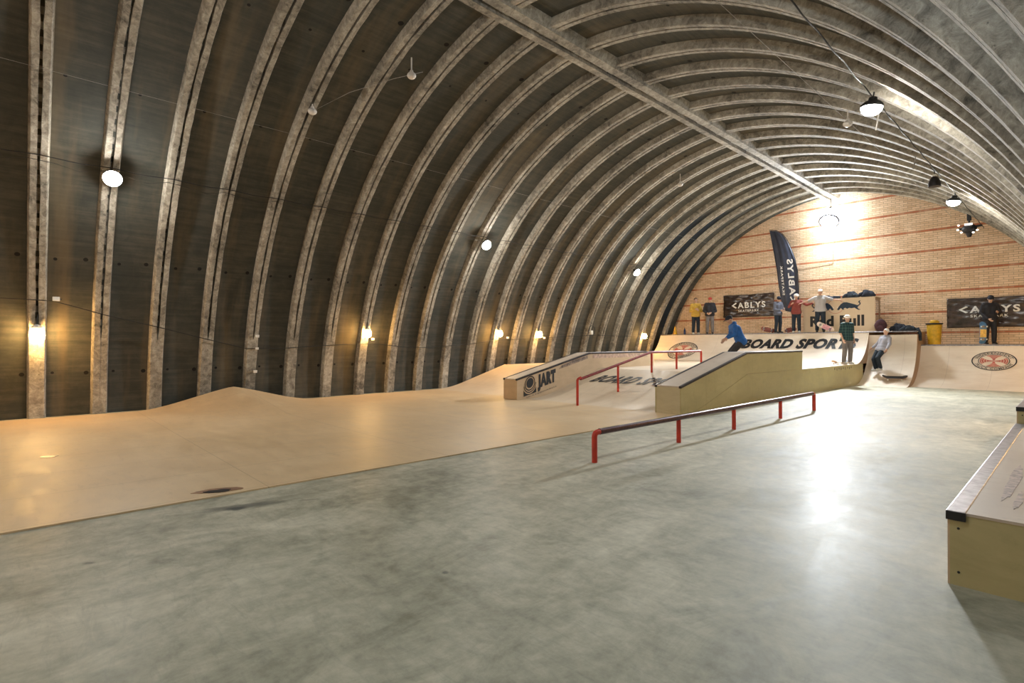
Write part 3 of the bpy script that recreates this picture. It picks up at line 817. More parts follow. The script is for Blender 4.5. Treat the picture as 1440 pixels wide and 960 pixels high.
jacket((2.56, 25.45, ZD), (.26, .18, .26), M['cloth_dark'], 12, 'black jacket heaped in the middle of the tall quarter deck')
jacket((2.96, 25.05, ZD), (.22, .16, .17), M['jean'], 15, 'dark jacket with one sleeve hanging off the corner of the tall quarter deck',
       sleeve=[(.10, -.02, .14), (.26, -.06, .10), (.34, -.08, -.10), (.36, -.08, -.36)])
# backpack
BP = empty('backpack', (2.02, 25.12, ZD), R_(20)); tag(BP, 'dark maroon backpack standing on the deck beside the booth', 'backpack')
m = MB(); m.ellipsoid((0, 0, .25), (.19, .13, .26), 26, 16, lambda q: Vector((q.x * (1 + .15 * (1 - abs(q.z) / .26)), q.y, max(q.z, -.25)))); m.build('body', M['cloth_maroon'], BP, smooth='all')
m = MB(); m.ellipsoid((0, -.10, .15), (.13, .07, .12), 18, 12); m.build('pocket', M['cloth_maroon'], BP, smooth='all')
m = MB(); m.tube([(-.04, 0, .49), (-.03, 0, .55), (.03, 0, .55), (.04, 0, .49)], .01, 8); m.build('handle', M['black'], BP)
for s in (-1, 1):
    m = MB(); m.tube([(s * .09, .1, .45), (s * .11, .17, .36), (s * .10, .17, .2), (s * .09, .1, .05)], .016, 8); m.build('strap', M['black'], BP)
# yellow bin
YBN = empty('waste_bin', (3.60, 25.82, 1.5)); tag(YBN, 'waste bin with yellow liner and dark rim beside the tall quarter', 'bin')
m = MB()
def binf(q): return q
rnd = random.Random(4); prof = [(.19, 0), (.20, .05), (.215, .35), (.23, .7), (.235, .78), (.22, .78), (.21, .72)]
m.lathe(prof, (0, 0, 0), 26)
for i, v in enumerate(m.v):
    k = 1 + .05 * math.sin(11 * math.atan2(v[1], v[0]) + v[2] * 9) * (v[2] < .76); m.v[i] = (v[0] * k, v[1] * k, v[2])
m.build('liner', M['yellow'], YBN, smooth='all')
m = MB(); m.lathe([(.25, .775), (.27, .79), (.27, .83), (.245, .835), (.2, .82)], (0, 0, 0), 26); m.build('rim', M['black'], YBN, smooth=True)
m = MB(); m.lathe([(.13, 0), (.14, .12), (.10, .15)], (0, 0, .80), 16); m.ellipsoid((.08, -.03, .86), (.09, .07, .06), 10, 8); m.build('rubbish', M['yellow'], YBN, smooth='all')
# cone
CN = empty('traffic_cone', (-6.95, 25.0, ZD)); tag(CN, 'small orange-yellow cone on the deck at the far left', 'cone')
m = MB(); m.box(-.14, .14, -.14, .14, 0, .025); m.build('base', M['yellow'], CN, bevel=.01)
m = MB(); m.lathe([(.11, .025), (.07, .22), (.03, .42), (.022, .44)], (0, 0, 0), 20); m.build('cone_body', M['yellow'], CN, smooth=True)
BT = empty('bottle', (-6.38, 24.95, ZD)); tag(BT, 'small dark blue bottle on the deck between the cone and the yellow jacket', 'bottle')
m = MB(); m.lathe([(.05, 0), (.055, .02), (.055, .2), (.045, .25), (.022, .30), (.02, .33)], (0, 0, 0), 16); m.build('body', simple('navy_bottle', (.02, .04, .12), .2), BT, smooth=True)
m = MB(); m.lathe([(.024, .33), (.024, .36)], (0, 0, 0), 14); m.build('cap', M['black'], BT)

# skateboards -----------------------------------------------------------
def make_board(label, bottom, graphic=None, loc=(0, 0, 0), rot=(0, 0, 0), size=.8):
    """local: length along x, wheels towards -z"""
    T = empty('skateboard', loc); T.rotation_euler = rot; tag(T, label, 'skateboard')
    hl = size / 2; w = .102
    m = MB(); ns = 26; top = []; 
    def outline():
        pts = []
        for k in range(ns):
            a = 2 * PI * k / ns; c, s = math.cos(a), math.sin(a)
            x = (hl - w) * (1 if c > 0 else -1) * min(1, abs(c) * 6) + w * c; pts.append((x, w * s))
        return pts
    pts = outline()
    def zf(x): d = max(0, abs(x) - hl * .62); return d * .38 + d * d
    rings = []
    NX = 24
    for i in range(NX + 1):
        x = -hl + 2 * hl * i / NX
        e = hl - abs(x); hw = w if e > w else math.sqrt(max(1e-6, w * w - (w - e) ** 2))
        hw = max(hw, .012)
        rings.append([(x, -hw, zf(x) + .004), (x, 0, zf(x)), (x, hw, zf(x) + .004), (x, hw, zf(x) + .014), (x, 0, zf(x) + .011), (x, -hw, zf(x) + .014)])
    vs = [v for r in rings for v in r]; fs = []
    for i in range(NX):
        for q in range(6): fs.append((i * 6 + q, i * 6 + (q + 1) % 6, (i + 1) * 6 + (q + 1) % 6, (i + 1) * 6 + q))
    fs += [tuple(range(6)), tuple(NX * 6 + q for q in range(6))]
    m.add(vs, fs); d = m.build('deck', bottom, T, smooth=True)
    # grip tape on top
    m = MB(); m.add([(r[0][0] * .985, v[1] * .97, v[2] + .002) for r in rings for v in (r[3], r[4], r[5])],
                    [(i * 3 + q, i * 3 + q + 1, (i + 1) * 3 + q + 1, (i + 1) * 3 + q) for i in range(NX) for q in (0, 1)])
    m.build('grip_tape', M['black'], T)
    if graphic:
        for (xa, xb, gm) in graphic:
            m = MB(); m.box(xa, xb, -.095, .095, -.001, .003); m.build('graphic', gm, T)
    for s in (-1, 1):
        x = s * hl * .56
        m = MB(); m.box(x - .04, x + .04, -.028, .028, -.012, 0); m.tube([(x, -.085, -.042), (x, .085, -.042)], .010, 8)
        m.lathe([(.022, -.04), (.014, -.012)], (x, 0, 0), 10); tr = m.build('truck', M['steel'], T)
        for q in (-1, 1):
            m = MB(); m.lathe([(.018, -.016), (.027, -.012), (.027, .012), (.018, .016)], (x, q * .085, -.045), 16, 'y'); m.build('wheel', M['white'], T, smooth=True)
    return T
pink = simple('pink_deck', (.62, .30, .34), .4, 0, .3, 9, 0); cream = simple('cream_deck', (.78, .66, .56), .4, 0, .2, 9, 0)
blue = simple('blue_deck', (.10, .24, .46), .4, 0, .3, 6, 0); gy = simple('yellow_graphic', (.80, .52, .14), .4, 0, .3, 12, 0); maple = simple('maple_deck', (.50, .30, .17), .4, 0, .2, 9, 0)
redd = simple('red_deck', (.24, .07, .06), .4, 0, .3, 9, 0)
# on its side against the wall area of the deck
make_board('red-brown skateboard resting on edge left of the man in the grey jacket', redd, None, (-2.28, 24.98, ZD + .17), (R_(-80), R_(14), R_(10)), .60)
make_board('dark red skateboard on edge between the grey jacket and the red jacket', redd, None, (-1.46, 25.35, ZD + .15), (R_(-80), R_(-10), R_(-12)), .56)
make_board('pink and cream skateboard stood tilted against the shins of the pale-shirted man', cream, [(-.1, .25, pink)], (.13, 24.78, ZD + .24), (R_(-84), R_(28), R_(8)), .70)
make_board('blue and yellow skateboard held upright by the person in black', blue, [(-.16, .13, gy)], (5.05, 25.48, 1.5 + .43), (R_(4), R_(-87), R_(-62)), .82)
make_board('maple skateboard loose on the tall quarter below the falling rider', maple, None, (2.78, 23.55, .30), (R_(26), 0, R_(20)), .78)
make_board('grey-brown skateboard beside the feet of the man in the plaid shirt', maple, None, (1.36, 22.25, PZ + .075), (0, 0, R_(70)), .76)
make_board('dark skateboard under the rider in the blue hoodie', redd, None, (.42, 15.5, PZ + .075), (0, 0, R_(-25)), .78)

# ------------------------------------------------------------------ people
def caps(m, a, b, ra, rb, n=14, flat=None):
    """tapered capsule from a to b"""
    a, b = Vector(a), Vector(b); d = b - a; L = d.length
    if L < 1e-5: d = Vector((0, 0, 1)); L = 1e-5
    t = d.normalized(); ref = Vector((0, 1, 0)) if abs(t.y) < .9 else Vector((1, 0, 0))
    s = t.cross(ref).normalized(); u = s.cross(t)
    prof = [(math.sin(R_(q)) * ra, -math.cos(R_(q)) * ra) for q in (8, 30, 55, 80)] + [(math.cos(R_(q)) * rb, L + math.sin(R_(q)) * rb) for q in (10, 35, 60, 82)]
    vs = []; fs = []
    for r, h in prof:
        for k in range(n):
            an = 2 * PI * k / n; vs.append(a + t * h + (s * math.cos(an) + u * math.sin(an)) * r)
    for i in range(len(prof) - 1):
        for k in range(n): fs.append((i * n + k, i * n + (k + 1) % n, (i + 1) * n + (k + 1) % n, (i + 1) * n + k))
    fs.append(tuple(range(n))[::-1]); fs.append(tuple((len(prof) - 1) * n + k for k in range(n)))
    m.add(vs, fs)
def remesh(m, name, mat, parent, vox=.012, it=3):
    me = bpy.data.meshes.new(name); me.from_pydata(m.v, [], m.f)
    bm = bmesh.new(); bm.from_mesh(me); bmesh.ops.recalc_face_normals(bm, faces=bm.faces); bm.to_mesh(me); bm.free()
    o = bpy.data.objects.new(name, me); col.objects.link(o)
    r = o.modifiers.new('r', 'REMESH'); r.mode = 'VOXEL'; r.voxel_size = vox; r.use_smooth_shade = True
    if it: s = o.modifiers.new('s', 'SMOOTH'); s.iterations = it; s.factor = .6
    dg = bpy.context.evaluated_depsgraph_get(); nm = bpy.data.meshes.new_from_object(o.evaluated_get(dg))
    o.modifiers.clear(); o.data = nm; bpy.data.meshes.remove(me); nm.name = name
    nm.materials.clear(); nm.materials.append(mat)
    for p in nm.polygons: p.use_smooth = True
    o.parent = parent; return o
BASE = dict(pel=(0, 0, .95), chest=(0, 0, 1.33), neck=(0, .0, 1.50), head=(0, -.02, 1.66),
            sl=(.185, 0, 1.43), sr=(-.185, 0, 1.43), el=(.25, .02, 1.14), er=(-.25, .02, 1.14), wl=(.26, -.05, .90), wr=(-.26, -.05, .90),
            hl=(.09, 0, .92), hr=(-.09, 0, .92), kl=(.11, -.03, .50), kr=(-.11, -.03, .50), al=(.12, .02, .085), ar=(-.12, .02, .085))
def person(label, loc, rz, scale, pose, top, trousers, shoes=None, headwear=None, hairm=None, sleeve='long', extra=None, face_turn=0, skirt=None, shorts=False):
    T = empty('person', loc, rz); T.scale = (scale,) * 3; tag(T, label, 'person')
    J = {k: Vector(v) for k, v in BASE.items()}
    for k, v in pose.items(): J[k] = Vector(v)
    m = MB()
    upd = (J['chest'] - J['pel']).normalized(); side = (J['sl'] - J['sr']).normalized(); fwd = side.cross(upd).normalized()
    if fwd.length < .1: fwd = Vector((0, -1, 0))
    # torso: paired capsules, wider than deep
    def torso(mm, g):
        for s in (-1, 1):
            caps(mm, J['pel'] + side * s * .065, J['pel'].lerp(J['chest'], .5) + side * s * .055, .115 + g, .105 + g)
            caps(mm, J['pel'].lerp(J['chest'], .5) + side * s * .055, J['chest'] + side * s * .075, .105 + g, .118 + g)
        caps(mm, J['sl'] * .95 + J['sr'] * .05, J['sr'] * .95 + J['sl'] * .05, .062 + g, .062 + g)
        caps(mm, J['chest'], J['neck'] - upd * .04, .10 + g, .062 + g)
    torso(m, 0)
    caps(m, J['neck'] - upd * .05, J['head'] - (J['head'] - J['neck']).normalized() * .03, .056, .05)
    for s in 'lr':
        caps(m, J['s' + s], J['e' + s], .052, .040); caps(m, J['e' + s], J['w' + s], .040, .027)
        caps(m, J['h' + s], J['k' + s], .085, .056); caps(m, J['k' + s], J['a' + s], .056, .036)
        ft = J['a' + s]; fd = Vector((.05 if s == 'l' else -.05, -1, 0)).normalized()
        if 'f' + s in J: fd = J['f' + s].normalized()
        caps(m, ft + fd * .01 - Vector((0, 0, .045)), ft + fd * .15 - Vector((0, 0, .055)), .035, .028)
        # hand: palm, four unequal bent fingers, thumb from the side of the palm
        w = J['w' + s]; d = (w - J['e' + s]).normalized()
        pn = side * (1 if s == 'l' else -1)
        if abs(d.dot(pn)) > .8: pn = Vector((0, 0, 1))
        ax = d.cross(pn).normalized(); pn = ax.cross(d).normalized()
        for q in (-1, 0, 1): caps(m, w + d * .02 + ax * q * .016, w + d * .085 + ax * q * .024, .017, .014, 8)
        for q, ln in ((-1.5, .068), (-.5, .080), (.5, .076), (1.5, .058)):
            a0 = w + d * .085 + ax * q * .021; a1 = a0 + d * ln * .55 - pn * .006; a2 = a1 + d * ln * .42 - pn * ln * .38
            caps(m, a0, a1, .0098, .009, 8); caps(m, a1, a2, .009, .0075, 8)
        t0 = w + d * .03 - ax * .030; t1 = t0 + d * .03 - ax * .030 - pn * .01; t2 = t1 + d * .034 - ax * .004 - pn * .008
        caps(m, t0, t1, .013, .011, 8); caps(m, t1, t2, .011, .009, 8)
    # head with jaw, nose, ears
    H = J['head']; hr = Matrix.Rotation(face_turn, 3, 'Z'); hu = (H - J['neck']).normalized()
    base = Vector((0, 0, 1)).rotation_difference(hu).to_matrix() @ hr
    def hp(x, y, z): return H + base @ Vector((x, y, z))
    def hel(mm, c, r, nu=18, nv=12): 
        k = MB(); k.ellipsoid((0, 0, 0), r, nu, nv); mm.add([hp(v[0] + c[0], v[1] + c[1], v[2] + c[2]) for v in k.v], k.f)
    hel(m, (0, .008, .02), (.076, .096, .098)); hel(m, (0, -.022, -.040), (.056, .066, .070)); hel(m, (0, -.050, -.072), (.030, .030, .030))
    caps(m, hp(0, -.085, .012), hp(0, -.107, -.020), .008, .013, 8)
    for s in (-1, 1):
        hel(m, (s * .078, .010, -.005), (.010, .020, .032), 8, 6)
        caps(m, hp(s * .018, -.086, .026), hp(s * .048, -.074, .024), .009, .008, 8)
    body = remesh(m, 'body', M['skin'], T, .0095, 2)
    for s in (-1, 1):
        k = MB(); k.ellipsoid(tuple(hp(s * .031, -.080, .008)), (.013, .009, .009), 10, 8); k.build('eye', M['eyew'], T, smooth='all')
        k = MB(); k.ellipsoid(tuple(hp(s * .031, -.0885, .008)), (.005, .003, .005), 8, 6); k.build('iris', M['hair'], T, smooth='all')
    k = MB(); k.ellipsoid(tuple(hp(0, -.082, -.048)), (.022, .009, .006), 10, 6); k.build('mouth', M['lip'], T, smooth='all')
    # garments
    m = MB(); torso(m, .026)
    caps(m, J['pel'] + side * .075, J['pel'] - side * .075, .150, .150); caps(m, J['pel'].lerp(J['chest'], .3) + side * .06, J['pel'].lerp(J['chest'], .3) - side * .06, .142, .142)
    for s in 'lr':
        e = J['e' + s]
        caps(m, J['s' + s], J['s' + s].lerp(e, .9 if sleeve == 'short' else 1), .072, .062)
        if sleeve == 'long': caps(m, e, e.lerp(J['w' + s], .93), .062, .044)
    if extra == 'hood': caps(m, J['neck'] + side * .05 - fwd * .06 + Vector((0, 0, 0)), J['neck'] - side * .05 - fwd * .06, .065, .065)
    remesh(m, 'hoodie' if extra == 'hood' else ('jacket' if sleeve == 'long' else 'shirt'), top, T, .015, 4)
    m = MB(); caps(m, J['pel'] - upd * .05 + side * .06, J['pel'] - upd * .05 - side * .06, .122, .122)
    for s in 'lr':
        caps(m, J['h' + s] + Vector((0, 0, .02)), J['k' + s], .108, .083)
        if not shorts: caps(m, J['k' + s], J['k' + s].lerp(J['a' + s], .90), .083, .072)
        else: caps(m, J['k' + s], J['k' + s].lerp(J['a' + s], .12), .088, .085)
    remesh(m, 'shorts' if shorts else 'trousers', trousers, T, .015, 4)
    for s in 'lr':
        ft = J['a' + s]; fd = Vector((.05 if s == 'l' else -.05, -1, 0)).normalized()
        if 'f' + s in J: fd = J['f' + s].normalized()
        m = MB(); caps(m, ft - Vector((0, 0, .028)) - fd * .03, ft + fd * .165 - Vector((0, 0, .045)), .052, .040); caps(m, ft + Vector((0, 0, .02)), ft - Vector((0, 0, .03)), .050, .050)
        sh = remesh(m, 'shoe', shoes or M['black'], T, .012, 2)
        k = MB(); cpt = ft + fd * .065 - Vector((0, 0, .076)); k.ellipsoid(tuple(cpt), (.055 if abs(fd.y) > .5 else .125, .125 if abs(fd.y) > .5 else .055, .012), 14, 8); k.build('sole', M['soleo'], sh, smooth='all')
    # hair and headwear
    m = MB(); hel(m, (0, .022, .040), (.084, .094, .092))
    k2 = MB()
    hm = remesh(m, 'hair', hairm or M['hair'], T, .012, 2)
    if headwear:
        kind, hmx = headwear
        m = MB()
        if kind in ('cap', 'capback'):
            hel(m, (0, .010, .058), (.092, .108, .082)); sg = -1 if kind == 'cap' else 1
            hel(m, (0, sg * .11 + .0, .052), (.066, .070, .012))
        elif kind == 'helmet':
            hel(m, (0, .010, .060), (.108, .122, .090)); hel(m, (0, .0, .045), (.110, .126, .05))
        else:
            hel(m, (0, .010, .050), (.094, .110, .095)); hel(m, (0, .006, .030), (.096, .112, .045))
        remesh(m, {'cap': 'cap', 'capback': 'cap', 'helmet': 'helmet'}.get(kind, 'beanie'), hmx, T, .011, 2)
    return T, J
def cl(name, c, var=.2): return simple(name, c, .85, 0, var, 8, .3)
yel = cl('yellow_jacket', (.62, .40, .07)); blk = cl('black_jacket', (.022, .022, .028)); dred = cl('rust_jacket', (.25, .055, .045))
whitem = cl('white_cap', (.80, .77, .73), .05); redcap = cl('red_cap', (.50, .07, .05)); greyj = cl('blue_grey_jacket', (.12, .13, .17)); greyt = cl('grey_trousers', (.17, .15, .14)); palet = cl('pale_grey_shirt', (.46, .44, .44), .06)
bluem = cl('royal_blue_hoodie', (.025, .13, .42)); navyt = cl('navy_trousers', (.015, .025, .04)); darkt = cl('charcoal_trousers', (.05, .05, .055)); gh = cl('light_grey_hoodie', (.36, .36, .41), .12)
def plaid():
    m, nt, b = newmat('green_plaid'); P = objcoord(nt); sep = N(nt, 'ShaderNodeSeparateXYZ'); nt.links.new(P, sep.inputs[0])
    def st(o, per, w): return math_n(nt, 'LESS_THAN', math_n(nt, 'FRACT', math_n(nt, 'DIVIDE', math_n(nt, 'ADD', o, 10), per)), w)
    l = math_n(nt, 'ADD', st(sep.outputs[0], .085, .14), st(sep.outputs[2], .10, .12))
    base = mix(nt, (.012, .04, .045), (.10, .20, .17), math_n(nt, 'MULTIPLY', l, .5))
    nt.links.new(base, b.inputs['Base Color']); b.inputs['Roughness'].default_value = .9; return m
# standing on the far deck, facing the hall
person('person in a yellow jacket and black trousers at the left end of the deck', (-5.80, 25.0, ZD + .012), R_(38), 1.03,
       dict(wl=(.10, -.26, 1.16), el=(.26, -.06, 1.12), wr=(-.08, -.25, 1.20), er=(-.26, -.06, 1.12)), yel, navyt, M['white'], None)
person('person in a red cap, black jacket and grey trousers beside the yellow jacket', (-5.08, 25.05, ZD + .012), R_(30), 1.03,
       dict(wl=(.06, -.25, 1.02), el=(.27, -.05, 1.10), wr=(-.14, -.20, 1.0), er=(-.27, -.03, 1.12), head=(.01, -.05, 1.64)), blk, greyt, M['black'], ('cap', redcap))
person('person in a blue-grey jacket and dark trousers in front of the feather flag', (-1.84, 25.0, ZD + .012), R_(62), .93,
       dict(wl=(.12, -.27, 1.15), el=(.24, -.08, 1.12), wr=(-.10, -.28, 1.08), er=(-.24, -.06, 1.12), head=(0, -.06, 1.63)), greyj, navyt, M['black'], ('beanie', M['cloth_dark']))
person('youngster in a rust-red jacket and white helmet, one arm stretched to the side', (-1.05, 24.95, ZD + .012), R_(18), .95,
       dict(el=(.42, -.05, 1.27), wl=(.66, -.10, 1.33), er=(-.30, -.02, 1.20), wr=(-.20, -.20, 1.30)), dred, navyt, M['white'], ('helmet', whitem))
person('person in a pale grey shirt and white cap with both arms spread, before the booth', (-.10, 24.95, ZD + .012), R_(18), 1.03,
       dict(el=(.44, .0, 1.34), wl=(.68, -.04, 1.30), er=(-.43, .0, 1.32), wr=(-.66, -.03, 1.24)), palet, navyt, M['black'], ('cap', whitem), sleeve='short')
person('person in a dark plaid shirt standing on the platform edge', (1.55, 22.45, PZ + .012), R_(52), 1.02,
       dict(el=(.24, .03, 1.14), wl=(.22, -.06, .88), er=(-.24, .03, 1.14), wr=(-.22, -.08, .90)), plaid(), greyt, M['soleo'], ('capback', whitem), sleeve='short')
person('person in black holding a blue skateboard upright on the lower right deck', (5.21, 25.72, 1.512), R_(25), 1.0,
       dict(el=(.25, -.06, 1.13), wl=(.12, -.30, 1.16), er=(-.27, -.02, 1.15), wr=(-.13, -.26, .92), head=(0, -.06, 1.64)), blk, blk, M['black'], ('beanie', M['cloth_dark']), face_turn=R_(-10))
# riders
person('rider in a royal blue hoodie crouching forward on the platform behind the olive ledge', (.50, 15.5, PZ + .10), R_(-48), .98,
       dict(pel=(0, .16, .78), hl=(.09, .16, .76), hr=(-.09, .16, .76), kl=(.16, -.14, .46), kr=(-.16, -.10, .47), al=(.20, .02, .085), ar=(-.20, .05, .085),
            chest=(0, .0, 1.14), neck=(0, -.10, 1.30), head=(0, -.18, 1.43), sl=(.19, -.07, 1.22), sr=(-.19, -.07, 1.22),
            el=(.30, -.12, .98), wl=(.28, -.32, .88), er=(-.34, -.04, 1.0), wr=(-.42, -.18, .84)), bluem, darkt, M['black'], ('cap', M['cloth_dark']), extra='hood')
person('rider in a light grey hoodie and dark shorts falling back on the tall quarter', (2.10, 23.75, .30), R_(-35), 1.0,
       dict(pel=(0, .30, 1.02), hl=(.09, .30, 1.0), hr=(-.09, .28, 1.0), kl=(.14, .02, .72), kr=(-.08, .06, .66), al=(.10, .18, .32), ar=(-.06, .14, .28),
            chest=(.02, .44, 1.38), neck=(.04, .48, 1.55), head=(.06, .46, 1.70), sl=(.21, .46, 1.46), sr=(-.16, .48, 1.48),
            el=(.32, .36, 1.24), wl=(.36, .20, 1.05), er=(-.30, .44, 1.26), wr=(-.40, .30, 1.10)), gh, navyt, M['soleo'], None, hairm=M['eyew'], extra='hood', shorts=False)

# ------------------------------------------------------------------ lamps and cables
def flood(loc, label, group=None):
    """round floodlight: domed lens facing local -z, black dished housing behind it"""
    T = empty('hanging_lamp', loc); tag(T, label, 'lamp', group)
    m = MB(); m.lathe([(.150, .02), (.155, -.03), (.135, -.08), (.09, -.12), (.01, -.14)], (0, 0, 0), 26); m.build('lens', LAMP_COOL, T, smooth='all')
    m = MB(); m.lathe([(.165, -.012), (.170, .0), (.165, .03), (.12, .075), (.07, .09), (.06, .15), (.02, .16)], (0, 0, 0), 26); m.build('housing', M['black'], T, smooth=True)
    m = MB(); m.tube([(0, 0, .15), (0, 0, .24)], .012, 8); m.build('bracket', M['black'], T)
    return T
def vp(side, deg, r, y): return Vector(vault_pt(side, R_(deg), r, y))
TILT = {-1: R_(-52), 1: R_(8)}
L1 = flood(vp(-1, 42.3, 8.42, Y1 + SP * 1), 'bright white hanging lamp nearest the left edge of the vault')
L1.rotation_euler = (0, TILT[-1], 0)
names = [(-1, 41.4, 10, 'bright white hanging lamp halfway along the left side of the vault'),
         (-1, 40.4, 18, 'farthest bright white lamp on the left cable, before the shade-painted bays'),
         (1, 47.9, 9.25, 'bright white lamp on the right cable near the top right corner'),
         (1, 48.9, 17.6, 'small distant white lamp on the right cable above the brick wall'),
         (-1, 42.3, -6.5, 'white lamp on the left cable behind the viewer'),
         (1, 47.9, -5.5, 'white lamp on the right cable behind the viewer')]
for s, dg, idx, lab in names:
    c = copy_tree(L1); c.location = vp(s, dg, 8.42, Y1 + SP * idx); c['label'] = lab; c.rotation_euler = (0, TILT[s], 0)
CB = empty('fill_bulb', vp(1, 47.9, 8.30, Y1 + SP * 1.6)); tag(CB, 'unseen cold white bulb added above the frame to light the right vault', 'lamp')  # unseen bulb added to brighten the right webs and near floor
m = MB(); m.ellipsoid((0, 0, 0), (.13, .13, .14), 20, 14); m.build('added_fill_bulb', LAMP_FILL, CB, smooth='all')
m = MB(); m.lathe([(.055, .125), (.05, .17), (.03, .24)], (0, 0, 0), 16); m.build('added_fill_socket', M['black'], CB, smooth=True)
# the big flood at the gable
BG = empty('flood_light', (.09, 25.75, 7.06)); tag(BG, 'large dazzling floodlight high in front of the brick wall under the ridge', 'floodlight')
m = MB(); m.ellipsoid((0, 0, 0), (.42, .20, .38), 26, 18); m.build('globe', LAMP_BIG, BG, smooth='all')
m = MB(); m.lathe([(.02, .01), (.35, .01), (.35, 0), (.30, -.03), (.02, -.05)], (0, 0, 0), 28); o = m.build('reflector_lens', LAMP_BIG2, BG, smooth='all'); o.location = (0, -.26, -.26); o.rotation_euler = (R_(-38), 0, 0)
m = MB(); m.lathe([(.40, -.01), (.40, .04), (.30, .12), (.12, .16), (.10, .05), (.37, .03), (.38, -.01)], (0, 0, 0), 28); o = m.build('reflector_dish', M['steeldark'], BG, smooth=True); o.location = (0, -.26, -.26); o.rotation_euler = (R_(-38), 0, 0)
sd = bpy.data.lights.new('beam', 'SPOT'); sd.energy = 5600; sd.color = (.90, .95, 1.0); sd.spot_size = R_(112); sd.spot_blend = .75; sd.shadow_soft_size = .5
so = bpy.data.objects.new('beam', sd); col.objects.link(so); so.parent = BG; so.location = (0, -.48, -.42)
so.rotation_euler = (Vector((2.3, 10.5, 0)) - Vector((.09, 25.3, 6.65))).to_track_quat('-Z', 'Y').to_euler()
m = MB(); m.lathe([(.09, .34), (.09, .38), (.05, .42)], (0, 0, 0), 18); m.build('housing', M['steeldark'], BG, smooth=True)
m = MB(); m.tube([(0, 0, .42), (0, 0, 1.03)], .015, 8); m.build('stem', M['steeldark'], BG)
# warm bulkhead lamps on the ribs
def bulk(y, deg, label=None):
    p = vp(-1, deg, RR, y); T = empty('wall_lamp', p); T.rotation_euler = (0, -R_(deg) * .0, 0)
    return T
W1 = empty('wall_lamp', vp(-1, 17.4, 8.66, Y1)); tag(W1, 'warm glowing lamp on the rib nearest the left edge', 'lamp')
m = MB(); m.lathe([(.02, .16), (.10, .13), (.125, .06), (.13, 0), (.125, -.08), (.10, -.13), (.04, -.155)], (.12, 0, -.03), 22); m.build('glass', LAMP_WARM, W1, smooth='all')
m = MB(); m.box(-.03, .02, -.06, .06, -.02, .16); m.lathe([(.10, .12), (.11, .16), (.05, .20), (.02, .22)], (.12, 0, -.03), 20); m.build('bracket', M['white'], W1, smooth=True)
m = MB(); m.tube([(.12, 0, .18), (.12, 0, .30), (.06, .02, .42)], .010, 6); m.build('cord', M['cable'], W1)
for idx, dg, lab in ((7, 18.1, 'warm glowing rib lamp roughly in the middle of the left wall'), (12, 18.4, 'left one of the two warm rib lamps close together above the logo ledge'),
                     (14, 18.3, 'right one of the two warm rib lamps close together above the logo ledge'), (21, 18.2, 'farthest warm rib lamp, beside the orange lit quarter pipe')):
    c = copy_tree(W1); c.location = vp(-1, dg, 8.66, Y1 + SP * idx); c['label'] = lab; c.scale = (.8, .8, .8)
for idx, lab in ((12, 'warm lamp on the right wall outside the frame'), (21, 'warm lamp on the right wall close to the brick gable')):
    c = copy_tree(W1); c.location = vp(1, 18.2, 8.66, Y1 + SP * idx); c['label'] = lab; c.scale = (.8, .8, .8); c.rotation_euler = (0, 0, PI)

# cables
def cable(name, pts, r, mat, label, cat='cable'):
    m = MB(); m.tube(pts, r, 6); return tag(m.build(name, mat, smooth='all'), label, cat)
def along(side, deg0, deg1, y0, y1, r, n, sag=.0, seed=1):
    out = []; rnd = random.Random(seed)
    for i in range(n + 1):
        t = i / n; y = y0 + (y1 - y0) * t
        ph = ((y - Y1) / SP) % 1
        p = vp(side, deg0 + (deg1 - deg0) * t, r, y); p.z -= sag * math.sin(PI * ph) ** 2; out.append(p)
    return out
cable('lamp_cable', along(-1, 43.4, 41.6, YB + .3, YW - .3, 8.66, 150, .03), .010, M['cable'], 'thin black cable joining the white lamps along the left vault')
cable('lamp_cable', along(-1, 43.0, 41.2, YB + .3, YW - .3, 8.63, 90, .12, 2), .006, M['cable'], 'slack thinner cable just below the upper left lamp cable')
cable('lamp_cable', along(1, 49.0, 49.6, YB + .3, YW - .4, 8.60, 130, .03), .011, M['cable'], 'thin black cable joining the lamps along the right vault')
# lower cable with dips
low = [(-.31 - 2, 22.6), (-.31, 22.4), (.5, 22.3), (1.4, 20.4), (2.44, 18.6), (3.5, 16.6), (4.45, 14.9), (5.4, 14.9), (6.4, 15.3), (7.62, 15.7), (8.4, 15.6), (9.4, 14.9), (10.3, 14.8), (12, 15.5), (13.4, 16.6), (15.5, 17.0), (17.5, 17.8), (19.5, 18.2), (22, 17.9), (24.5, 18)]
pts = []
for (ya, da), (yb, db) in zip(low[:-1], low[1:]):
    for k in range(6):
        t = k / 6; pts.append(vp(-1, da + (db - da) * t, 8.65, ya + (yb - ya) * t))
cable('wall_cable', pts, .011, M['cable'], 'black cable dipping along the lower left wall between the warm lamps')
def jbox(y, dg, lab, s=1):
    p = vp(-1, dg, 8.655, y); T = empty('junction_box', p); tag(T, lab, 'junction box')
    m = MB(); m.box(-.02, .03, -.06 * s, .06 * s, -.045 * s, .045 * s); m.build('body', M['white'], T, bevel=.008)
    m = MB(); m.tube([(.01, .05 * s, 0), (.01, .09 * s, -.01)], .012, 6); m.build('gland', M['black'], T)
jbox(.56, 22.6, 'white junction box just above and right of the nearest warm lamp')
jbox(4.70, 17.2, 'upper white junction box on the fifth rib', .8); jbox(4.72, 14.9, 'middle white junction box on the fifth rib, at the cable', .7); jbox(4.72, 10.6, 'lowest white junction box on the fifth rib', .8)
jbox(8.15, 16.7, 'white junction box under the middle warm lamp', .8); jbox(13.9, 17.2, 'white junction box right of the left paired warm lamp', .8); jbox(15.95, 17.2, 'white junction box right of the right paired warm lamp', .8)
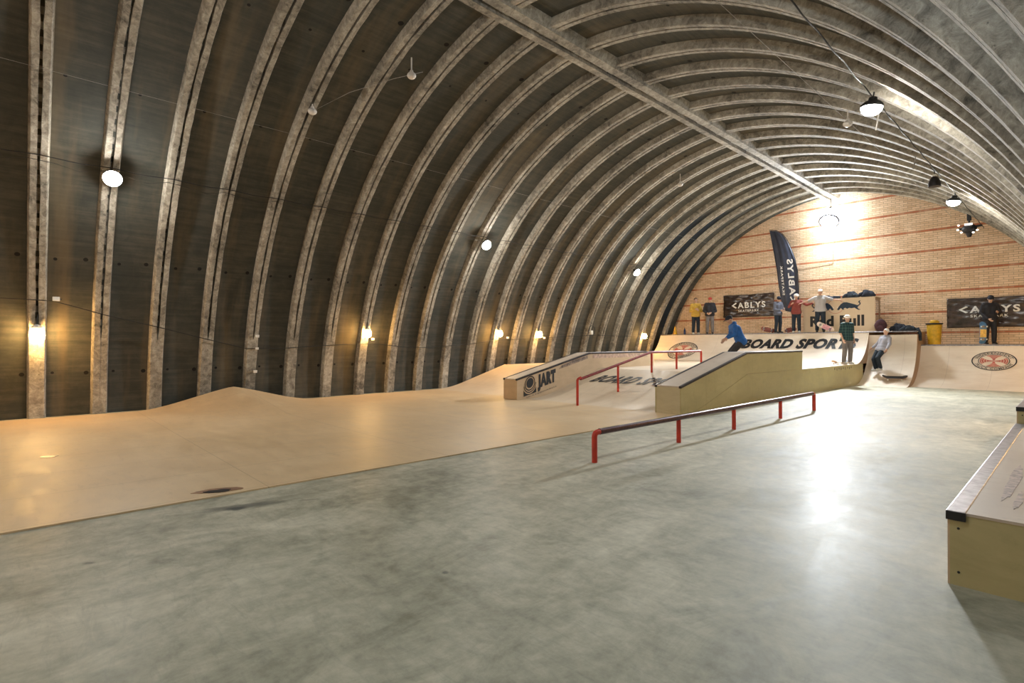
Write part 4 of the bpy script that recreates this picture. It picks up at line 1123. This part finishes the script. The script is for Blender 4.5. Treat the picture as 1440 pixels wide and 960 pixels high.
# coil of cable on a small speaker bracket
T = empty('cable_coil', vp(-1, 19.0, 8.6, 18.9)); tag(T, 'coil of cable hung on a white bracket on the far left ribs', 'cable coil')
m = MB(); m.tube([(.02, .22 * math.cos(a), .10 + .22 * math.sin(a)) for a in [2 * PI * k / 24 for k in range(25)]], .012, 6, cap=False); m.build('coil', M['cable'], T)
m = MB(); m.box(-.02, .12, -.18, -.02, -.08, .10); m.build('bracket', M['white'], T, bevel=.02)
# small pendants on the vault
def pendant(p, lab, length=.28):
    T = empty('pendant_socket', p); tag(T, lab, 'pendant lamp')
    m = MB(); m.ellipsoid((0, 0, 0), (.095, .095, .07), 16, 10); m.lathe([(.05, .05), (.035, .10), (.02, .12)], (0, 0, 0), 12); m.build('globe', M['ceramic'], T, smooth='all')
    m = MB(); m.tube([(0, 0, .1), (0, 0, .1 + length)], .014, 6); m.build('stem', M['ceramic'], T)
pendant(vp(-1, 72.0, 8.36, 6.0), 'white pendant fitting on a short stem, upper left of the vault')
pendant(vp(-1, 59.4, 8.56, Y1 + SP * 4), 'small white round fitting on the fifth left rib', .06)
pendant(vp(-1, 71.2, 8.38, 17.1), 'small distant white pendant below the ridge beam, left of it')
pendant(vp(1, 57.6, 8.45, 13.3), 'small white pendant left of the near right lamp', .2)
cable('thin_wire', [vp(-1, 59.4, 8.56, Y1 + SP * 4), vp(-1, 65, 8.45, 5.1), vp(-1, 70, 8.42, 5.75), vp(-1, 73, 8.42, 6.2)], .006, M['wire'], 'thin pale wire between the two upper left fittings', 'wire')
cable('thin_wire', along(-1, 54.5, 54.5, YB + 1, YW - .5, 8.62, 60), .003, M['wire'], 'thin pale wire running along the middle of the left vault', 'wire')
cable('thin_wire', along(1, 57.5, 56.0, 6.0, YW - 1, 8.45, 60), .004, M['wire'], 'thin pale wire running along the right vault below the ridge', 'wire')
# dark unlit lamp and stage light cluster on the right cable
T = empty('hanging_lamp', vp(1, 48.7, 8.40, Y1 + SP * 14.9)); tag(T, 'unlit dark bell lamp between the two lit lamps of the right cable', 'lamp')
m = MB(); m.lathe([(.13, -.14), (.125, -.05), (.09, .06), (.04, .12), (.03, .16)], (0, 0, 0), 20); m.build('shade', M['steeldark'], T, smooth=True)
m = MB(); m.tube([(0, 0, .16), (0, 0, .3)], .01, 6); m.build('cord', M['cable'], T)
m = MB(); m.ellipsoid((0, 0, .13), (.06, .06, .04), 12, 8); m.build('fitting', M['white'], T, smooth='all')
SL = empty('stage_light', (4.70, 25.3, 5.72)); tag(SL, 'black multi-lamp stage light hanging at the top right of the brick wall', 'stage light')
m = MB(); m.box(-.06, .06, -.06, .06, .30, .72); m.build('column', M['black'], SL, bevel=.01)
m = MB(); m.ellipsoid((0, 0, 0), (.22, .20, .18), 18, 12); m.lathe([(.05, -.30), (.10, -.18), (.12, -.1)], (0, 0, 0), 14); m.tube([(-.3, 0, .02), (.36, 0, .08)], .04, 8); m.tube([(0, 0, .1), (0, 0, .32)], .03, 8); m.build('body', M['black'], SL, smooth=True)
for (x, z) in ((-.30, -.02), (-.20, -.13), (.24, -.10), (.13, -.17), (-.28, .14)):
    m = MB(); m.ellipsoid((x, -.17, z), (.038, .05, .032), 12, 8); m.build('lens', LAMP_SMALL, SL, smooth='all')
m = MB(); m.box(-.11, .11, -.22, -.16, .11, .17); m.build('lamp_bar', LAMP_SMALL, SL)
m = MB(); m.tube([(0, 0, .72), (0, 0, 1.1)], .02, 8); m.build('hanger', M['black'], SL)
# pole hung from the vault on the right
for (y, d, ln, lab) in ((11.5, 50.0, .32, 'thin pale drop rod just behind the near right lamp'), (15.0, 50.5, .3, 'thin pale drop rod before the unlit bell lamp')):
    p = vp(1, d, 8.55, y); m = MB(); m.tube([p, p + Vector((-.05, 0, -ln))], .012, 6); tag(m.build('drop_rod', M['wire']), lab, 'rod')

GR = dict(junction_box='junction boxes on the left wall cables', skateboard='skateboards', banner='lettered banners on the brick wall', jacket='jackets heaped on booth and deck',
          hubba_ledge='hubba ledges beside the bank', grind_ledge='grind ledges at the right', quarter_pipe='quarter pipes along the brick wall', wall_lamp='warm lamps on the ribs',
          hanging_lamp='white lamps on the vault cables', pendant_socket='small white fittings on the vault', lamp_cable='cables along the vault', thin_wire='pale wires on the vault', drop_rod='drop rods on the right vault')
for o in list(col.objects):
    k = o.name.split('.')[0]
    if o.parent is None and k in GR and 'group' not in o: o['group'] = GR[k]
# ------------------------------------------------------------------ world, camera, view
w = bpy.data.worlds.new('world'); scn.world = w; w.use_nodes = True
w.node_tree.nodes['Background'].inputs[0].default_value = (.5, .6, .8, 1); w.node_tree.nodes['Background'].inputs[1].default_value = .01
cam = bpy.data.cameras.new('camera'); co = bpy.data.objects.new('camera', cam); col.objects.link(co)
cam.sensor_width = 36; cam.lens = 744.2 / 1440 * 36; cam.clip_end = 200
yaw, pit, rol = .8223, .003, -.0033
cy, sy = math.cos(yaw), math.sin(yaw)
fw = Vector((-sy * math.cos(pit), cy * math.cos(pit), math.sin(pit))); rt = Vector((cy, sy, 0)); up = rt.cross(fw)
r2 = rt * math.cos(rol) + up * math.sin(rol); u2 = -rt * math.sin(rol) + up * math.cos(rol)
mt = Matrix((r2, u2, -fw)).transposed().to_4x4(); mt.translation = Vector((7.470, 0, 1.62)); co.matrix_world = mt
scn.camera = co
scn.view_settings.view_transform = 'Standard'; scn.view_settings.look = 'None'; scn.view_settings.gamma = 1
scn.view_settings.exposure = .28
scn.view_settings.use_curve_mapping = False
